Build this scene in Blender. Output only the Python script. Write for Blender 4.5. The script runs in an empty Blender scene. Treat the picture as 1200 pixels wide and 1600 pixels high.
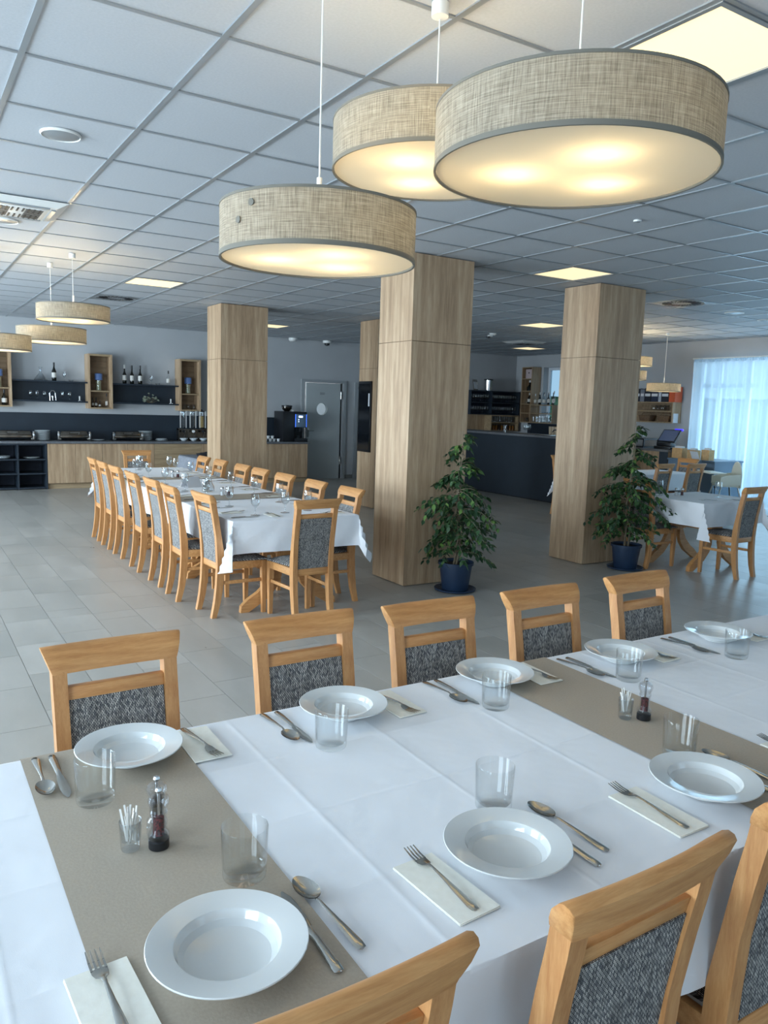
import bpy, bmesh, math, random
from mathutils import Vector, Matrix, noise
S = bpy.context.scene
COL = S.collection
PI = math.pi
rnd = random.Random(7)
ORD = ['first', 'second', 'third', 'fourth', 'fifth', 'sixth', 'seventh', 'eighth', 'ninth', 'tenth', 'eleventh', 'twelfth']

# ---------------------------------------------------------------- camera
YAW, PITCH, ROLL, FPX, EYE = 0.56124834, 0.13596766, -0.03160966, 1215.247, 1.62
fw = Vector((math.sin(YAW)*math.cos(PITCH), math.cos(YAW)*math.cos(PITCH), -math.sin(PITCH)))
rt0 = Vector((math.cos(YAW), -math.sin(YAW), 0)); dn0 = fw.cross(rt0)
rt = rt0*math.cos(ROLL) + dn0*math.sin(ROLL); dn = -rt0*math.sin(ROLL) + dn0*math.cos(ROLL)
cd = bpy.data.cameras.new('camera'); cam = bpy.data.objects.new('camera', cd); COL.objects.link(cam)
cam.matrix_world = Matrix(((rt.x, -dn.x, -fw.x, 0), (rt.y, -dn.y, -fw.y, 0), (rt.z, -dn.z, -fw.z, EYE), (0, 0, 0, 1)))
cd.sensor_fit = 'VERTICAL'; cd.sensor_height = 36; cd.lens = FPX/1600*36; cd.clip_start = .02; cd.clip_end = 200
S.camera = cam
# ---------------------------------------------------------------- world, daylight, exposure
S.view_settings.view_transform = 'Standard'; S.view_settings.look = 'None'
S.view_settings.exposure = 0.03; S.view_settings.gamma = 1; S.view_settings.use_curve_mapping = False
w = bpy.data.worlds.new('overcast'); S.world = w; w.use_nodes = True
w.node_tree.nodes['Background'].inputs[0].default_value = (.50, .76, 1.0, 1)
w.node_tree.nodes['Background'].inputs[1].default_value = .95
def area(name, loc, direc, sx, sy, power, col):
    l = bpy.data.lights.new(name, 'AREA'); l.shape = 'RECTANGLE'; l.size = sx; l.size_y = sy; l.energy = power; l.color = col
    o = bpy.data.objects.new(name, l); COL.objects.link(o); o.location = loc
    o.rotation_euler = Vector(direc).to_track_quat('-Z', 'Y').to_euler()
    return o
DAY = (.82, .90, 1.0)
# the tall windows of the left wall and of the wall behind the photographer, the curtained windows on the right
LEFT_W = [(-1.4, 1.0), (2.6, 5.0), (6.6, 9.0), (10.6, 13.0)]
REAR_W = [(-1.8, .8), (2.6, 5.2), (7.0, 9.6)]
for (a, b), pw in zip(LEFT_W, (260, 430, 480, 560)): area('daylight', (-3.55, (a+b)/2, 1.5), (1, 0, -.12), 2.2, 2.3, pw, DAY)
for a, b in REAR_W: area('daylight', ((a+b)/2, -2.95, 1.5), (0, 1, -.12), 2.3, 2.2, 22, DAY)
RIGHT_W = [(5.3, 9.05), (.4, 4.0)]
for a, b in RIGHT_W: area('daylight', (12.75, (a+b)/2, 1.45), (-1, 0, -.1), b-a, 2.3, 130, (.55, .8, 1.0))

# ---------------------------------------------------------------- helpers
def lin(c):
    return tuple(((v/255)/12.92 if v/255 <= .04045 else ((v/255+.055)/1.055)**2.4) for v in c) + (1,)
def mat(name, rgb=(200, 200, 200), rough=.5, metal=0, spec=.5, **k):
    m = bpy.data.materials.new(name); m.use_nodes = True; b = m.node_tree.nodes['Principled BSDF']
    b.inputs['Base Color'].default_value = lin(rgb); b.inputs['Roughness'].default_value = rough
    b.inputs['Metallic'].default_value = metal; b.inputs['Specular IOR Level'].default_value = spec
    for a, v in k.items(): b.inputs[a.replace('_', ' ')].default_value = v
    m.diffuse_color = lin(rgb)
    return m
class N:
    def __init__(s, m): s.m = m; s.t = m.node_tree; s.b = s.t.nodes.get('Principled BSDF'); s.out = s.t.nodes['Material Output']
    def n(s, ty, **k):
        x = s.t.nodes.new(ty)
        for a, v in k.items():
            if a in x.inputs: x.inputs[a].default_value = v
            else: setattr(x, a, v)
        return x
    def l(s, a, b): s.t.links.new(a, b)
    def co(s, scale=(1, 1, 1), kind='Object', vec=None):
        mp = s.n('ShaderNodeMapping'); mp.inputs['Scale'].default_value = scale
        s.l(vec if vec else s.n('ShaderNodeTexCoord').outputs[kind], mp.inputs[0]); return mp.outputs[0]
    def noise(s, vec, scale=5, detail=3, rough=.5):
        x = s.n('ShaderNodeTexNoise'); x.inputs['Scale'].default_value = scale; x.inputs['Detail'].default_value = detail; x.inputs['Roughness'].default_value = rough
        s.l(vec, x.inputs['Vector']); return x.outputs['Fac']
    def ramp(s, fac, stops):
        r = s.n('ShaderNodeValToRGB'); e = r.color_ramp.elements
        e[0].position, e[0].color = stops[0][0], lin(stops[0][1]); e[1].position, e[1].color = stops[-1][0], lin(stops[-1][1])
        for p, c in stops[1:-1]: q = e.new(p); q.color = lin(c)
        s.l(fac, r.inputs[0]); return r.outputs[0]
    def math(s, op, a, b=None):
        x = s.n('ShaderNodeMath', operation=op)
        for i, v in enumerate((a, b)):
            if v is None: continue
            if isinstance(v, (int, float)): x.inputs[i].default_value = v
            else: s.l(v, x.inputs[i])
        return x.outputs[0]
    def bump(s, h, strength=.2, dist=.01):
        x = s.n('ShaderNodeBump'); x.inputs['Strength'].default_value = strength; x.inputs['Distance'].default_value = dist
        s.l(h, x.inputs['Height'])
        if s.b: s.l(x.outputs[0], s.b.inputs['Normal'])
        return x.outputs[0]
def noisy(name, a, b, scale=(1, 1, 1), ns=5, rough=.5, detail=4, bump=0, **k):
    m = mat(name, a, rough, **k); s = N(m); f = s.noise(s.co(scale), ns, detail)
    s.l(s.ramp(f, [(.3, a), (.7, b)]), s.b.inputs['Base Color'])
    if bump: s.bump(f, bump, .003)
    return m
def pmix(name, layers):
    """mix of simple shaders, independent of who looks"""
    m = bpy.data.materials.new(name); m.use_nodes = True; return m

# --- mesh builder
class MB:
    def __init__(s): s.b = bmesh.new()
    def box(s, x0, x1, y0, y1, z0, z1, bev=0, seg=2, M=None):
        r = bmesh.ops.create_cube(s.b, size=1); vs = r['verts']
        for v in vs: v.co = Vector(((x0+x1)/2 + v.co.x*(x1-x0), (y0+y1)/2 + v.co.y*(y1-y0), (z0+z1)/2 + v.co.z*(z1-z0)))
        if M: 
            for v in vs: v.co = M @ v.co
        if bev:
            es = list({e for v in vs for e in v.link_edges}); bmesh.ops.bevel(s.b, geom=es, offset=bev, segments=seg, affect='EDGES', profile=.5)
        return s
    def hexa(s, pts, bev=0, seg=2):   # 8 points: bottom 4 ccw, top 4 ccw
        v = [s.b.verts.new(p) for p in pts]
        fs = [(3, 2, 1, 0), (4, 5, 6, 7), (0, 1, 5, 4), (1, 2, 6, 5), (2, 3, 7, 6), (3, 0, 4, 7)]
        for f in fs: s.b.faces.new([v[i] for i in f])
        if bev:
            es = list({e for q in v for e in q.link_edges}); bmesh.ops.bevel(s.b, geom=es, offset=bev, segments=seg, affect='EDGES', profile=.5)
        return s
    def lathe(s, prof, c=(0, 0, 0), n=24, M=None, close=False):
        rings = []
        for r, z in prof:
            if r < 1e-6: rings.append([s.b.verts.new((c[0], c[1], c[2]+z))])
            else: rings.append([s.b.verts.new((c[0]+r*math.cos(2*PI*i/n), c[1]+r*math.sin(2*PI*i/n), c[2]+z)) for i in range(n)])
        allv = [v for q in rings for v in q]
        pairs = list(zip(rings, rings[1:])) + ([(rings[-1], rings[0])] if close else [])
        for a, b in pairs:
            for i in range(n):
                j = (i+1) % n
                if len(a) == 1 and len(b) == 1: continue
                if len(a) == 1: s.b.faces.new((a[0], b[j], b[i]))
                elif len(b) == 1: s.b.faces.new((a[i], a[j], b[0]))
                else: s.b.faces.new((a[i], a[j], b[j], b[i]))
        if M:
            for v in allv: v.co = M @ v.co
        return s
    def cyl(s, p, q, r0, r1=None, n=12):
        p, q = Vector(p), Vector(q); r1 = r0 if r1 is None else r1
        d = q-p; L = d.length; R = d.to_track_quat('Z', 'Y').to_matrix().to_4x4(); R.translation = p
        return s.lathe([(0, 0), (r0, 0), (r1, L), (0, L)], n=n, M=R)
    def tube(s, pts, r, n=8):
        pts = [Vector(p) for p in pts]; rings = []; up = Vector((0, 0, 1))
        for i, p in enumerate(pts):
            d = (pts[min(i+1, len(pts)-1)]-pts[max(i-1, 0)]).normalized()
            a = d.cross(up); a = a.normalized() if a.length > .05 else Vector((1, 0, 0)); b = d.cross(a).normalized()
            rr = r[i] if isinstance(r, (list, tuple)) else r
            rings.append([s.b.verts.new(p+a*rr*math.cos(2*PI*k/n)+b*rr*math.sin(2*PI*k/n)) for k in range(n)])
        for a, b in zip(rings, rings[1:]):
            for k in range(n): s.b.faces.new((a[k], a[(k+1) % n], b[(k+1) % n], b[k]))
        s.b.faces.new(rings[0][::-1]); s.b.faces.new(rings[-1]); return s
    def bars(s, secs, bev=0):   # a bar through rectangular sections [(cx,cy,z,hx,hy)]
        rings = [[s.b.verts.new((x+sx*hx, y+sy*hy, z)) for sx, sy in ((-1, -1), (1, -1), (1, 1), (-1, 1))] for x, y, z, hx, hy in secs]
        fs = []
        for a, b in zip(rings, rings[1:]):
            for k in range(4): fs.append(s.b.faces.new((a[k], a[(k+1) % 4], b[(k+1) % 4], b[k])))
        fs.append(s.b.faces.new(rings[0][::-1])); fs.append(s.b.faces.new(rings[-1]))
        if bev:
            es = [e for e in {e for f in fs for e in f.edges} if e.calc_face_angle(0) > .6]
            bmesh.ops.bevel(s.b, geom=es, offset=bev, segments=2, affect='EDGES', profile=.5)
        return s
    def grid(s, rows):
        vs = [[s.b.verts.new(p) for p in r] for r in rows]
        for a, b in zip(vs, vs[1:]):
            for i in range(len(a)-1): s.b.faces.new((a[i], a[i+1], b[i+1], b[i]))
        return s
    def prism(s, poly, z0, z1, axis='z'):
        f = {'z': lambda a, b, c: (a, b, c), 'y': lambda a, b, c: (a, c, b), 'x': lambda a, b, c: (c, a, b)}[axis]
        A = [s.b.verts.new(f(a, b, z0)) for a, b in poly]; B = [s.b.verts.new(f(a, b, z1)) for a, b in poly]; n = len(poly)
        for i in range(n): s.b.faces.new((A[i], A[(i+1) % n], B[(i+1) % n], B[i]))
        s.b.faces.new(A[::-1]); s.b.faces.new(B); return s
    def solid(s, t):
        bmesh.ops.recalc_face_normals(s.b, faces=s.b.faces[:])
        bmesh.ops.solidify(s.b, geom=s.b.faces[:], thickness=t); return s
    def mesh(s, name, m, smooth=True, ang=40):
        bmesh.ops.recalc_face_normals(s.b, faces=s.b.faces[:])
        if smooth:
            for f in s.b.faces: f.smooth = True
            for e in s.b.edges:
                if len(e.link_faces) == 2 and e.calc_face_angle(0) > math.radians(ang): e.smooth = False
        me = bpy.data.meshes.new(name); s.b.to_mesh(me); s.b.free()
        if m: me.materials.append(m)
        return me
    def obj(s, name, m, parent=None, loc=(0, 0, 0), smooth=True, ang=40):
        return mobj(name, s.mesh(name, m, smooth, ang), parent, loc)
def mobj(name, me, parent=None, loc=(0, 0, 0), rot=None):
    o = bpy.data.objects.new(name, me); COL.objects.link(o); o.location = loc; o.parent = parent
    if rot: o.rotation_euler = rot
    return o
def tag(o, label=None, cat=None, group=None, kind=None):
    if label: o['label'] = label
    if cat: o['category'] = cat
    if group: o['group'] = group
    if kind: o['kind'] = kind
    return o
def thing(name, label, cat, loc=(0, 0, 0), rz=0, group=None):
    o = bpy.data.objects.new(name, None); COL.objects.link(o); o.location = loc; o.rotation_euler = (0, 0, rz); o.empty_display_size = .1
    return tag(o, label, cat, group)
KIDS = {}
def dup(src, loc, rz=None, label=None, group=None):
    def cp(o, par):
        c = o.copy(); COL.objects.link(c); c.parent = par
        for ch in o.children: cp(ch, c)
        return c
    c = cp(src, None); c.location = loc
    if rz is not None: c.rotation_euler = (0, 0, rz)
    if label: c['label'] = label
    if group: c['group'] = group
    return c
def struct(name, mb, m, parent=None, loc=(0, 0, 0)):
    o = mb.obj(name, m, parent, loc, smooth=False)
    if parent is None: o['kind'] = 'structure'
    return o
def px(x, y, z):
    v = Vector((x, y, z-EYE)); d = v.dot(fw)
    if d < .1: return None
    return 600+FPX*v.dot(rt)/d, 800+FPX*v.dot(dn)/d, d

# ---------------------------------------------------------------- materials
def wood(name, a, b, c, scale, ns=3.0, rough=.42, coord='Object', bump=.05):
    m = mat(name, b, rough); s = N(m); co = s.co(scale, coord)
    f1 = s.noise(co, ns, 5, .6); f2 = s.noise(co, ns*6, 3, .6)
    f = s.math('ADD', s.math('MULTIPLY', f1, .7), s.math('MULTIPLY', f2, .3))
    s.l(s.ramp(f, [(.36, a), (.5, b), (.64, c)]), s.b.inputs['Base Color']); s.bump(f2, bump, .002)
    return m
BEECH_H = wood('beech_along_rail', (182, 125, 73), (196, 141, 87), (208, 155, 100), (1.5, 14, 14), 4)
BEECH_V = wood('beech_upright', (174, 118, 70), (188, 134, 83), (200, 148, 96), (14, 14, 1.5), 4)
OAK_V = wood('oak_laminate_upright', (152, 124, 96), (176, 147, 116), (194, 168, 137), (6, 6, .4), 2.6, .5)
OAK_H = wood('oak_laminate_level', (138, 116, 88), (160, 137, 106), (176, 153, 122), (.45, 7, 7), 3.4, .5)
OAK_D = wood('oak_dark_edge', (118, 98, 74), (138, 116, 90), (152, 130, 104), (.5, 6, 6), 3, .5)
WALL = noisy('painted_wall', (176, 178, 180), (182, 184, 186), ns=2, rough=.85, bump=.05)
NAVY = noisy('dark_navy_laminate', (30, 40, 50), (34, 45, 56), ns=3, rough=.5)
DARKIN = noisy('dark_blue_carcass', (22, 33, 50), (26, 38, 57), ns=3, rough=.6)
SLAB = noisy('grey_stone_worktop', (92, 94, 98), (108, 110, 114), ns=40, rough=.4)
WHITE = noisy('white_gloss_plastic', (226, 226, 222), (232, 232, 228), ns=3, rough=.35)
PORC = noisy('white_porcelain', (214, 217, 216), (220, 222, 221), ns=2, rough=.1, Coat_Weight=.5, Coat_Roughness=.03)
STEEL = noisy('brushed_steel', (170, 168, 162), (190, 188, 182), ns=6, rough=.16, metal=1)
CHROME = noisy('polished_chrome', (205, 205, 205), (215, 215, 215), ns=4, rough=.07, metal=1)
CHAF = noisy('chafing_dish_steel', (120, 112, 104), (150, 142, 132), ns=6, rough=.18, metal=1)
BLACKP = noisy('black_plastic', (18, 20, 24), (26, 28, 32), ns=6, rough=.35)
NAPKIN = noisy('paper_napkin', (238, 234, 222), (244, 241, 230), ns=60, rough=.9, bump=.15)
BOWLW = noisy('cream_ceramic', (205, 212, 214), (214, 220, 222), ns=4, rough=.3)
RUNNER = noisy('taupe_linen', (168, 156, 140), (175, 163, 147), ns=180, rough=.8, bump=.1)
POTB = noisy('dark_blue_pot_plastic', (24, 42, 66), (32, 52, 78), ns=5, rough=.45)
SOIL = noisy('potting_soil', (44, 34, 26), (66, 52, 40), ns=60, rough=.95, bump=.5)
BARK = noisy('ficus_bark', (104, 92, 74), (136, 122, 100), ns=30, rough=.8, bump=.3)
DOORG = noisy('pale_grey_door_paint', (178, 184, 184), (184, 190, 190), ns=2, rough=.5)
FRAMEG = noisy('grey_door_frame', (150, 154, 156), (158, 162, 164), ns=2, rough=.5)
GRID = noisy('ceiling_grid_metal', (150, 156, 160), (158, 163, 167), ns=3, rough=.3, metal=.35)
CTILE = noisy('mineral_ceiling_tile', (178, 183, 188), (186, 190, 195), ns=90, rough=.62, bump=.12)
ORANGE = noisy('orange_box', (196, 84, 46), (206, 92, 52), ns=3, rough=.6)
PAPER = noisy('printed_paper', (214, 216, 220), (222, 224, 228), ns=3, rough=.8)
COPPERW = noisy('kraft_basket', (190, 152, 104), (206, 168, 120), ns=30, rough=.8)
BLUEG = noisy('blue_grey_panel', (96, 118, 138), (104, 126, 146), ns=3, rough=.5)
CREAM = noisy('cream_plastic', (226, 224, 206), (232, 230, 214), ns=3, rough=.4)
GREYC = noisy('grey_satin_skirt', (108, 112, 120), (124, 128, 136), ns=20, rough=.5)
DARKCL = noisy('black_cloth', (20, 20, 24), (34, 34, 40), ns=30, rough=.9, bump=.4)
OUTG = noisy('outdoor_paving', (150, 160, 170), (170, 180, 190), ns=3, rough=.9)
HEDGE = noisy('outdoor_hedge', (96, 128, 92), (128, 158, 116), ns=6, rough=.9, bump=1)

def cloth_mat():
    m = mat('white_table_linen', (236, 237, 240), .75); s = N(m)
    s.b.inputs['Sheen Weight'].default_value = .15
    c = s.co((1, 1, 1)); f = s.noise(c, 5, 3); g = s.noise(c, 700, 1)
    s.bump(s.math('ADD', s.math('MULTIPLY', f, 1.0), s.math('MULTIPLY', g, .02)), .35, .02)
    return m
CLOTH = cloth_mat()
def fabric(name):
    m = mat(name, (120, 120, 120), .85); s = N(m)
    tc = s.n('ShaderNodeTexCoord'); sp = s.n('ShaderNodeSeparateXYZ'); s.l(tc.outputs['Object'], sp.inputs[0])
    v = s.math('ADD', sp.outputs[2], sp.outputs[1]); cb = s.n('ShaderNodeCombineXYZ')
    s.l(v, cb.inputs[0]); s.l(sp.outputs[0], cb.inputs[1])
    br = s.n('ShaderNodeTexBrick'); s.l(cb.outputs[0], br.inputs[0]); br.offset = .5
    for k, val in (('Scale', 1), ('Brick Width', .0072), ('Row Height', .0034), ('Mortar Size', .0009), ('Mortar Smooth', .3), ('Bias', 0)): br.inputs[k].default_value = val
    br.inputs['Color1'].default_value = lin((104, 105, 110)); br.inputs['Color2'].default_value = lin((238, 233, 224)); br.inputs['Mortar'].default_value = lin((48, 49, 54))
    st = s.noise(s.co((90, 90, 7)), 1.2, 2); mx = s.n('ShaderNodeMix', data_type='RGBA', blend_type='MULTIPLY'); mx.inputs[0].default_value = .8
    s.l(br.outputs['Color'], mx.inputs[6]); s.l(s.ramp(st, [(.3, (176, 174, 172)), (.7, (255, 255, 255))]), mx.inputs[7])
    s.l(mx.outputs[2], s.b.inputs['Base Color']); s.bump(br.outputs['Fac'], -.2, .002)
    return m
WEAVE = fabric('grey_tweed_weave')
def glass(name, tint=(255, 255, 255), body=.03, refl=.9, ex=3.0):
    m = bpy.data.materials.new(name); m.use_nodes = True; t = m.node_tree; t.nodes.remove(t.nodes['Principled BSDF']); s = N(m)
    tr = s.n('ShaderNodeBsdfTransparent'); tr.inputs[0].default_value = lin(tint)
    gl = s.n('ShaderNodeBsdfGlossy'); gl.inputs['Roughness'].default_value = .01
    lw = s.n('ShaderNodeLayerWeight'); lw.inputs[0].default_value = .5
    f = s.math('ADD', s.math('MULTIPLY', s.math('POWER', lw.outputs['Facing'], ex), .75*refl), body)
    mx = s.n('ShaderNodeMixShader'); s.l(f, mx.inputs[0]); s.l(tr.outputs[0], mx.inputs[1]); s.l(gl.outputs[0], mx.inputs[2])
    s.l(mx.outputs[0], s.out.inputs[0]); return m
GLASS = glass('clear_drinking_glass', (253, 254, 254), refl=.9)
GLASSF = glass('clear_glassware', (250, 252, 253), refl=1.2, ex=2.0, body=.05)
PANE = glass('window_pane', (240, 246, 248), refl=.5)
ACRY = glass('clear_acrylic', (250, 251, 252), refl=1.1)
def translucent(name, rgb, trans=.5, transp=0., rough=.9, weave=None, col2=None):
    m = mat(name, rgb, rough); s = N(m); tl = s.n('ShaderNodeBsdfTranslucent'); tl.inputs[0].default_value = lin(rgb)
    mx = s.n('ShaderNodeMixShader'); mx.inputs[0].default_value = trans
    s.l(s.b.outputs[0], mx.inputs[1]); s.l(tl.outputs[0], mx.inputs[2]); last = mx.outputs[0]
    if weave: weave(s, tl, mx)
    if transp:
        tp = s.n('ShaderNodeBsdfTransparent'); m2 = s.n('ShaderNodeMixShader'); m2.inputs[0].default_value = transp
        s.l(last, m2.inputs[1]); s.l(tp.outputs[0], m2.inputs[2]); last = m2.outputs[0]
    s.l(last, s.out.inputs[0]); return m
def slub(s, tl, mx):
    tc = s.n('ShaderNodeTexCoord'); sp = s.n('ShaderNodeSeparateXYZ'); s.l(tc.outputs['Object'], sp.inputs[0])
    ang = s.math('MULTIPLY', s.math('ARCTAN2', sp.outputs[1], sp.outputs[0]), .33)
    cb = s.n('ShaderNodeCombineXYZ'); s.l(ang, cb.inputs[0]); s.l(sp.outputs[2], cb.inputs[1])
    a = s.noise(s.co((260, 14, 1), vec=cb.outputs[0]), 1, 3, .7); b = s.noise(s.co((10, 330, 1), vec=cb.outputs[0]), 1, 3, .7)
    f = s.math('MULTIPLY', s.math('ADD', a, b), .5)
    c = s.ramp(f, [(.36, (108, 101, 89)), (.5, (144, 137, 122)), (.64, (174, 166, 150))])
    s.l(c, s.b.inputs['Base Color']); s.l(c, tl.inputs[0]); s.bump(f, .3, .002)
SHADE = translucent('slub_linen_shade', (156, 149, 134), .17, weave=slub)
DIFF = translucent('white_shade_diffuser', (228, 216, 192), .30)
SHEER = translucent('sheer_curtain', (222, 232, 240), .62, .34)
HEMS = mat('grey_shade_hem', (112, 108, 98), .8)
def emis(name, rgb, st):
    m = mat(name, rgb, .5); b = m.node_tree.nodes['Principled BSDF']; b.inputs['Emission Color'].default_value = lin(rgb); b.inputs['Emission Strength'].default_value = st; return m
PANEL = emis('lit_ceiling_panel', (255, 234, 186), 1.0)
BLUEL = emis('blue_display_light', (60, 110, 235), 1.6)
SCREEN = emis('dim_screen', (70, 84, 112), .25)
DISPW = emis('white_display_icons', (210, 225, 255), 1.5)
VIOL = emis('violet_status_light', (60, 50, 230), 1.6)
BOTD = mat('dark_bottle_glass', (14, 18, 14), .1, Coat_Weight=.4)
BOTR = mat('brown_bottle_glass', (54, 28, 16), .12, Coat_Weight=.4)
LABELM = noisy('paper_label', (210, 206, 198), (220, 216, 208), ns=20, rough=.8)
LID = noisy('blue_jar_lid', (92, 122, 176), (104, 134, 188), ns=5, rough=.5)
PASTA = noisy('dried_contents', (150, 150, 112), (190, 184, 146), ns=40, rough=.8)
CEREAL = noisy('cereal_flakes', (168, 138, 84), (204, 172, 112), ns=90, rough=.9, bump=.5)
PEPPER = noisy('peppercorns', (30, 20, 20), (112, 40, 44), ns=260, rough=.6, detail=0)
SALT = noisy('salt_crystals', (220, 222, 224), (236, 238, 240), ns=200, rough=.6)
def leafmat():
    m = mat('ficus_leaf', (38, 66, 40), .38); s = N(m); oi = s.n('ShaderNodeObjectInfo'); g = s.n('ShaderNodeNewGeometry')
    f = s.math('FRACT', s.math('ADD', oi.outputs['Random'], g.outputs['Random Per Island']))
    s.l(s.ramp(f, [(0, (30, 56, 36)), (.8, (52, 84, 46)), (1, (98, 130, 62))]), s.b.inputs['Base Color']); return m
LEAF = leafmat()
def tilemat():
    m = mat('grey_stone_floor_tile', (150, 150, 148), .3); s = N(m); oi = s.n('ShaderNodeObjectInfo'); g = s.n('ShaderNodeNewGeometry')
    f = s.math('FRACT', s.math('ADD', oi.outputs['Random'], g.outputs['Random Per Island']))
    pos = s.co((1, .35, 1), vec=g.outputs['Position']); 
    off = s.n('ShaderNodeVectorMath', operation='ADD'); s.l(pos, off.inputs[0]); cb = s.n('ShaderNodeCombineXYZ'); s.l(s.math('MULTIPLY', f, 40), cb.inputs[2]); s.l(cb.outputs[0], off.inputs[1])
    n = s.noise(off.outputs[0], 3.2, 5, .6)
    v = s.math('ADD', s.math('MULTIPLY', n, .8), s.math('MULTIPLY', f, .2))
    s.l(s.ramp(v, [(.3, (154, 151, 144)), (.55, (167, 163, 156)), (.75, (179, 175, 168))]), s.b.inputs['Base Color'])
    r = s.n('ShaderNodeMapRange'); s.l(n, r.inputs[0]); r.inputs[3].default_value = .22; r.inputs[4].default_value = .42; s.l(r.outputs[0], s.b.inputs['Roughness'])
    return m
FTILE = tilemat()
GROUT = noisy('dark_grout', (92, 92, 90), (104, 104, 102), ns=60, rough=.9)

# ================================================================ room shell
X0, X1, Y0, Y1, C = -3.2, 12.2, -2.6, 15.0, 2.9265
XA, YA = 13.2, 11.5     # alcove behind the bar
# floor
fl = struct('floor', MB().box(X0, X1, Y0, YA, -.16, -.012).box(X0, XA, YA, Y1, -.16, -.012), GROUT)
GX, GY = .59, 5.97
tiles = []
k0 = int(math.floor((X0-GX)/.3)); k1 = int(math.ceil((XA-GX)/.3))
for k in range(k0, k1):
    xa, xb = GX+k*.3, GX+(k+1)*.3
    for side in (-1, 1):
        cut = (.6, .43, .2)[k % 3] if side < 0 else (.6, .4, .2)[(k+1) % 3]
        a = 0; first = True
        while True:
            b = a+(cut if first else .6); first = False
            ya, yb = (GY+a, GY+b) if side > 0 else (GY-b, GY-a)
            lim = X1 if yb <= YA+.3 else XA
            c_ya, c_yb, c_xa, c_xb = max(ya, Y0), min(yb, Y1), max(xa, X0), min(xb, lim)
            if c_yb-c_ya > .03 and c_xb-c_xa > .03: tiles.append((c_xa, c_xb, c_ya, c_yb))
            a = b
            if (side > 0 and GY+a > Y1) or (side < 0 and GY-a < Y0): break
def inview(x, y, z, m=80):
    p = px(x, y, z); return p and -m < p[0] < 1200+m and -m < p[1] < 1600+m
def hidden_by_table(x, y): # behind the near laid table as seen from the eye
    t = (EYE-.74)/EYE; return -.9 < x*t < 4.3 and .8 < y*t < 1.98
vis = [t for t in tiles if inview((t[0]+t[1])/2, (t[2]+t[3])/2, 0) and not hidden_by_table((t[0]+t[1])/2, (t[2]+t[3])/2)]
vis.sort(key=lambda t: ((t[0]+t[1])/2)**2+((t[2]+t[3])/2)**2); near = set(vis[:300])
cache = {}; rest = MB()
for t in tiles:
    w_, h_ = round(t[1]-t[0], 3), round(t[3]-t[2], 3)
    if t in near:
        if (w_, h_) not in cache: cache[(w_, h_)] = MB().box(-w_/2+.0015, w_/2-.0015, -h_/2+.0015, h_/2-.0015, -.012, 0).mesh('floor_tile', FTILE, False)
        mobj('floor_tile', cache[(w_, h_)], fl, ((t[0]+t[1])/2, (t[2]+t[3])/2, 0))
    else: rest.box(t[0]+.0015, t[1]-.0015, t[2]+.0015, t[3]-.0015, -.012, 0)
tag(rest.obj('far_floor_tiles', FTILE, fl, smooth=False), kind='stuff')

# ceiling: slab, grid and tiles
ce = struct('ceiling', MB().box(X0, XA, Y0, Y1, C+.03, C+.2), WALL)
CX, CY = 1.0773, 2.9045
special = {}   # (i,j): what fills the bay
LP = [(2, -2), (2, 10), (7, 4), (7, 16), (12, 10), (17, 16), (12, -2), (-3, 4), (-3, 16)]
VENT = [(2, 13), (11, 5)]; AC = [(-1, 5), (15, 14)]
for q in LP+VENT+AC: special[q] = 1
ct = []
i0, i1 = int(math.floor((X0-CX)/.6)), int(math.ceil((XA-CX)/.6)); j0, j1 = int(math.floor((Y0-CY)/.6)), int(math.ceil((Y1-CY)/.6))
for i in range(i0, i1):
    for j in range(j0, j1):
        if (i, j) in special: continue
        xa, xb, ya, yb = max(CX+.6*i, X0), min(CX+.6*(i+1), XA), max(CY+.6*j, Y0), min(CY+.6*(j+1), Y1)
        if xb-xa > .05 and yb-ya > .05: ct.append((xa, xb, ya, yb))
vc = [t for t in ct if inview((t[0]+t[1])/2, (t[2]+t[3])/2, C, 60)]
vc.sort(key=lambda t: ((t[0]+t[1])/2)**2+((t[2]+t[3])/2)**2); near = set(vc[:300]); cache = {}; rest = MB()
for t in ct:
    w_, h_ = round(t[1]-t[0], 3), round(t[3]-t[2], 3)
    if t in near:
        if (w_, h_) not in cache: cache[(w_, h_)] = MB().box(-w_/2+.009, w_/2-.009, -h_/2+.008, h_/2-.008, 0, .012).mesh('ceiling_tile', CTILE, False)
        mobj('ceiling_tile', cache[(w_, h_)], ce, ((t[0]+t[1])/2, (t[2]+t[3])/2, C+.006))
    else: rest.box(t[0]+.009, t[1]-.009, t[2]+.008, t[3]-.008, C+.006, C+.018)
tag(rest.obj('far_ceiling_tiles', CTILE, ce, smooth=False), kind='stuff')
gm = MB().box(-.012, .012, Y0, Y1, 0, .02).mesh('grid_runner', GRID, False)
for i in range(i0+1, i1): mobj('grid_runner', gm, ce, (CX+.6*i, 0, C))
g = MB()
for j in range(j0+1, j1):
    for i in range(i0, i1): g.box(max(CX+.6*i+.012, X0), min(CX+.6*(i+1)-.012, XA), CY+.6*j-.009, CY+.6*j+.009, C+.0005, C+.018)
tag(g.obj('grid_cross_tees', GRID, ce, smooth=False), kind='stuff')

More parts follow.
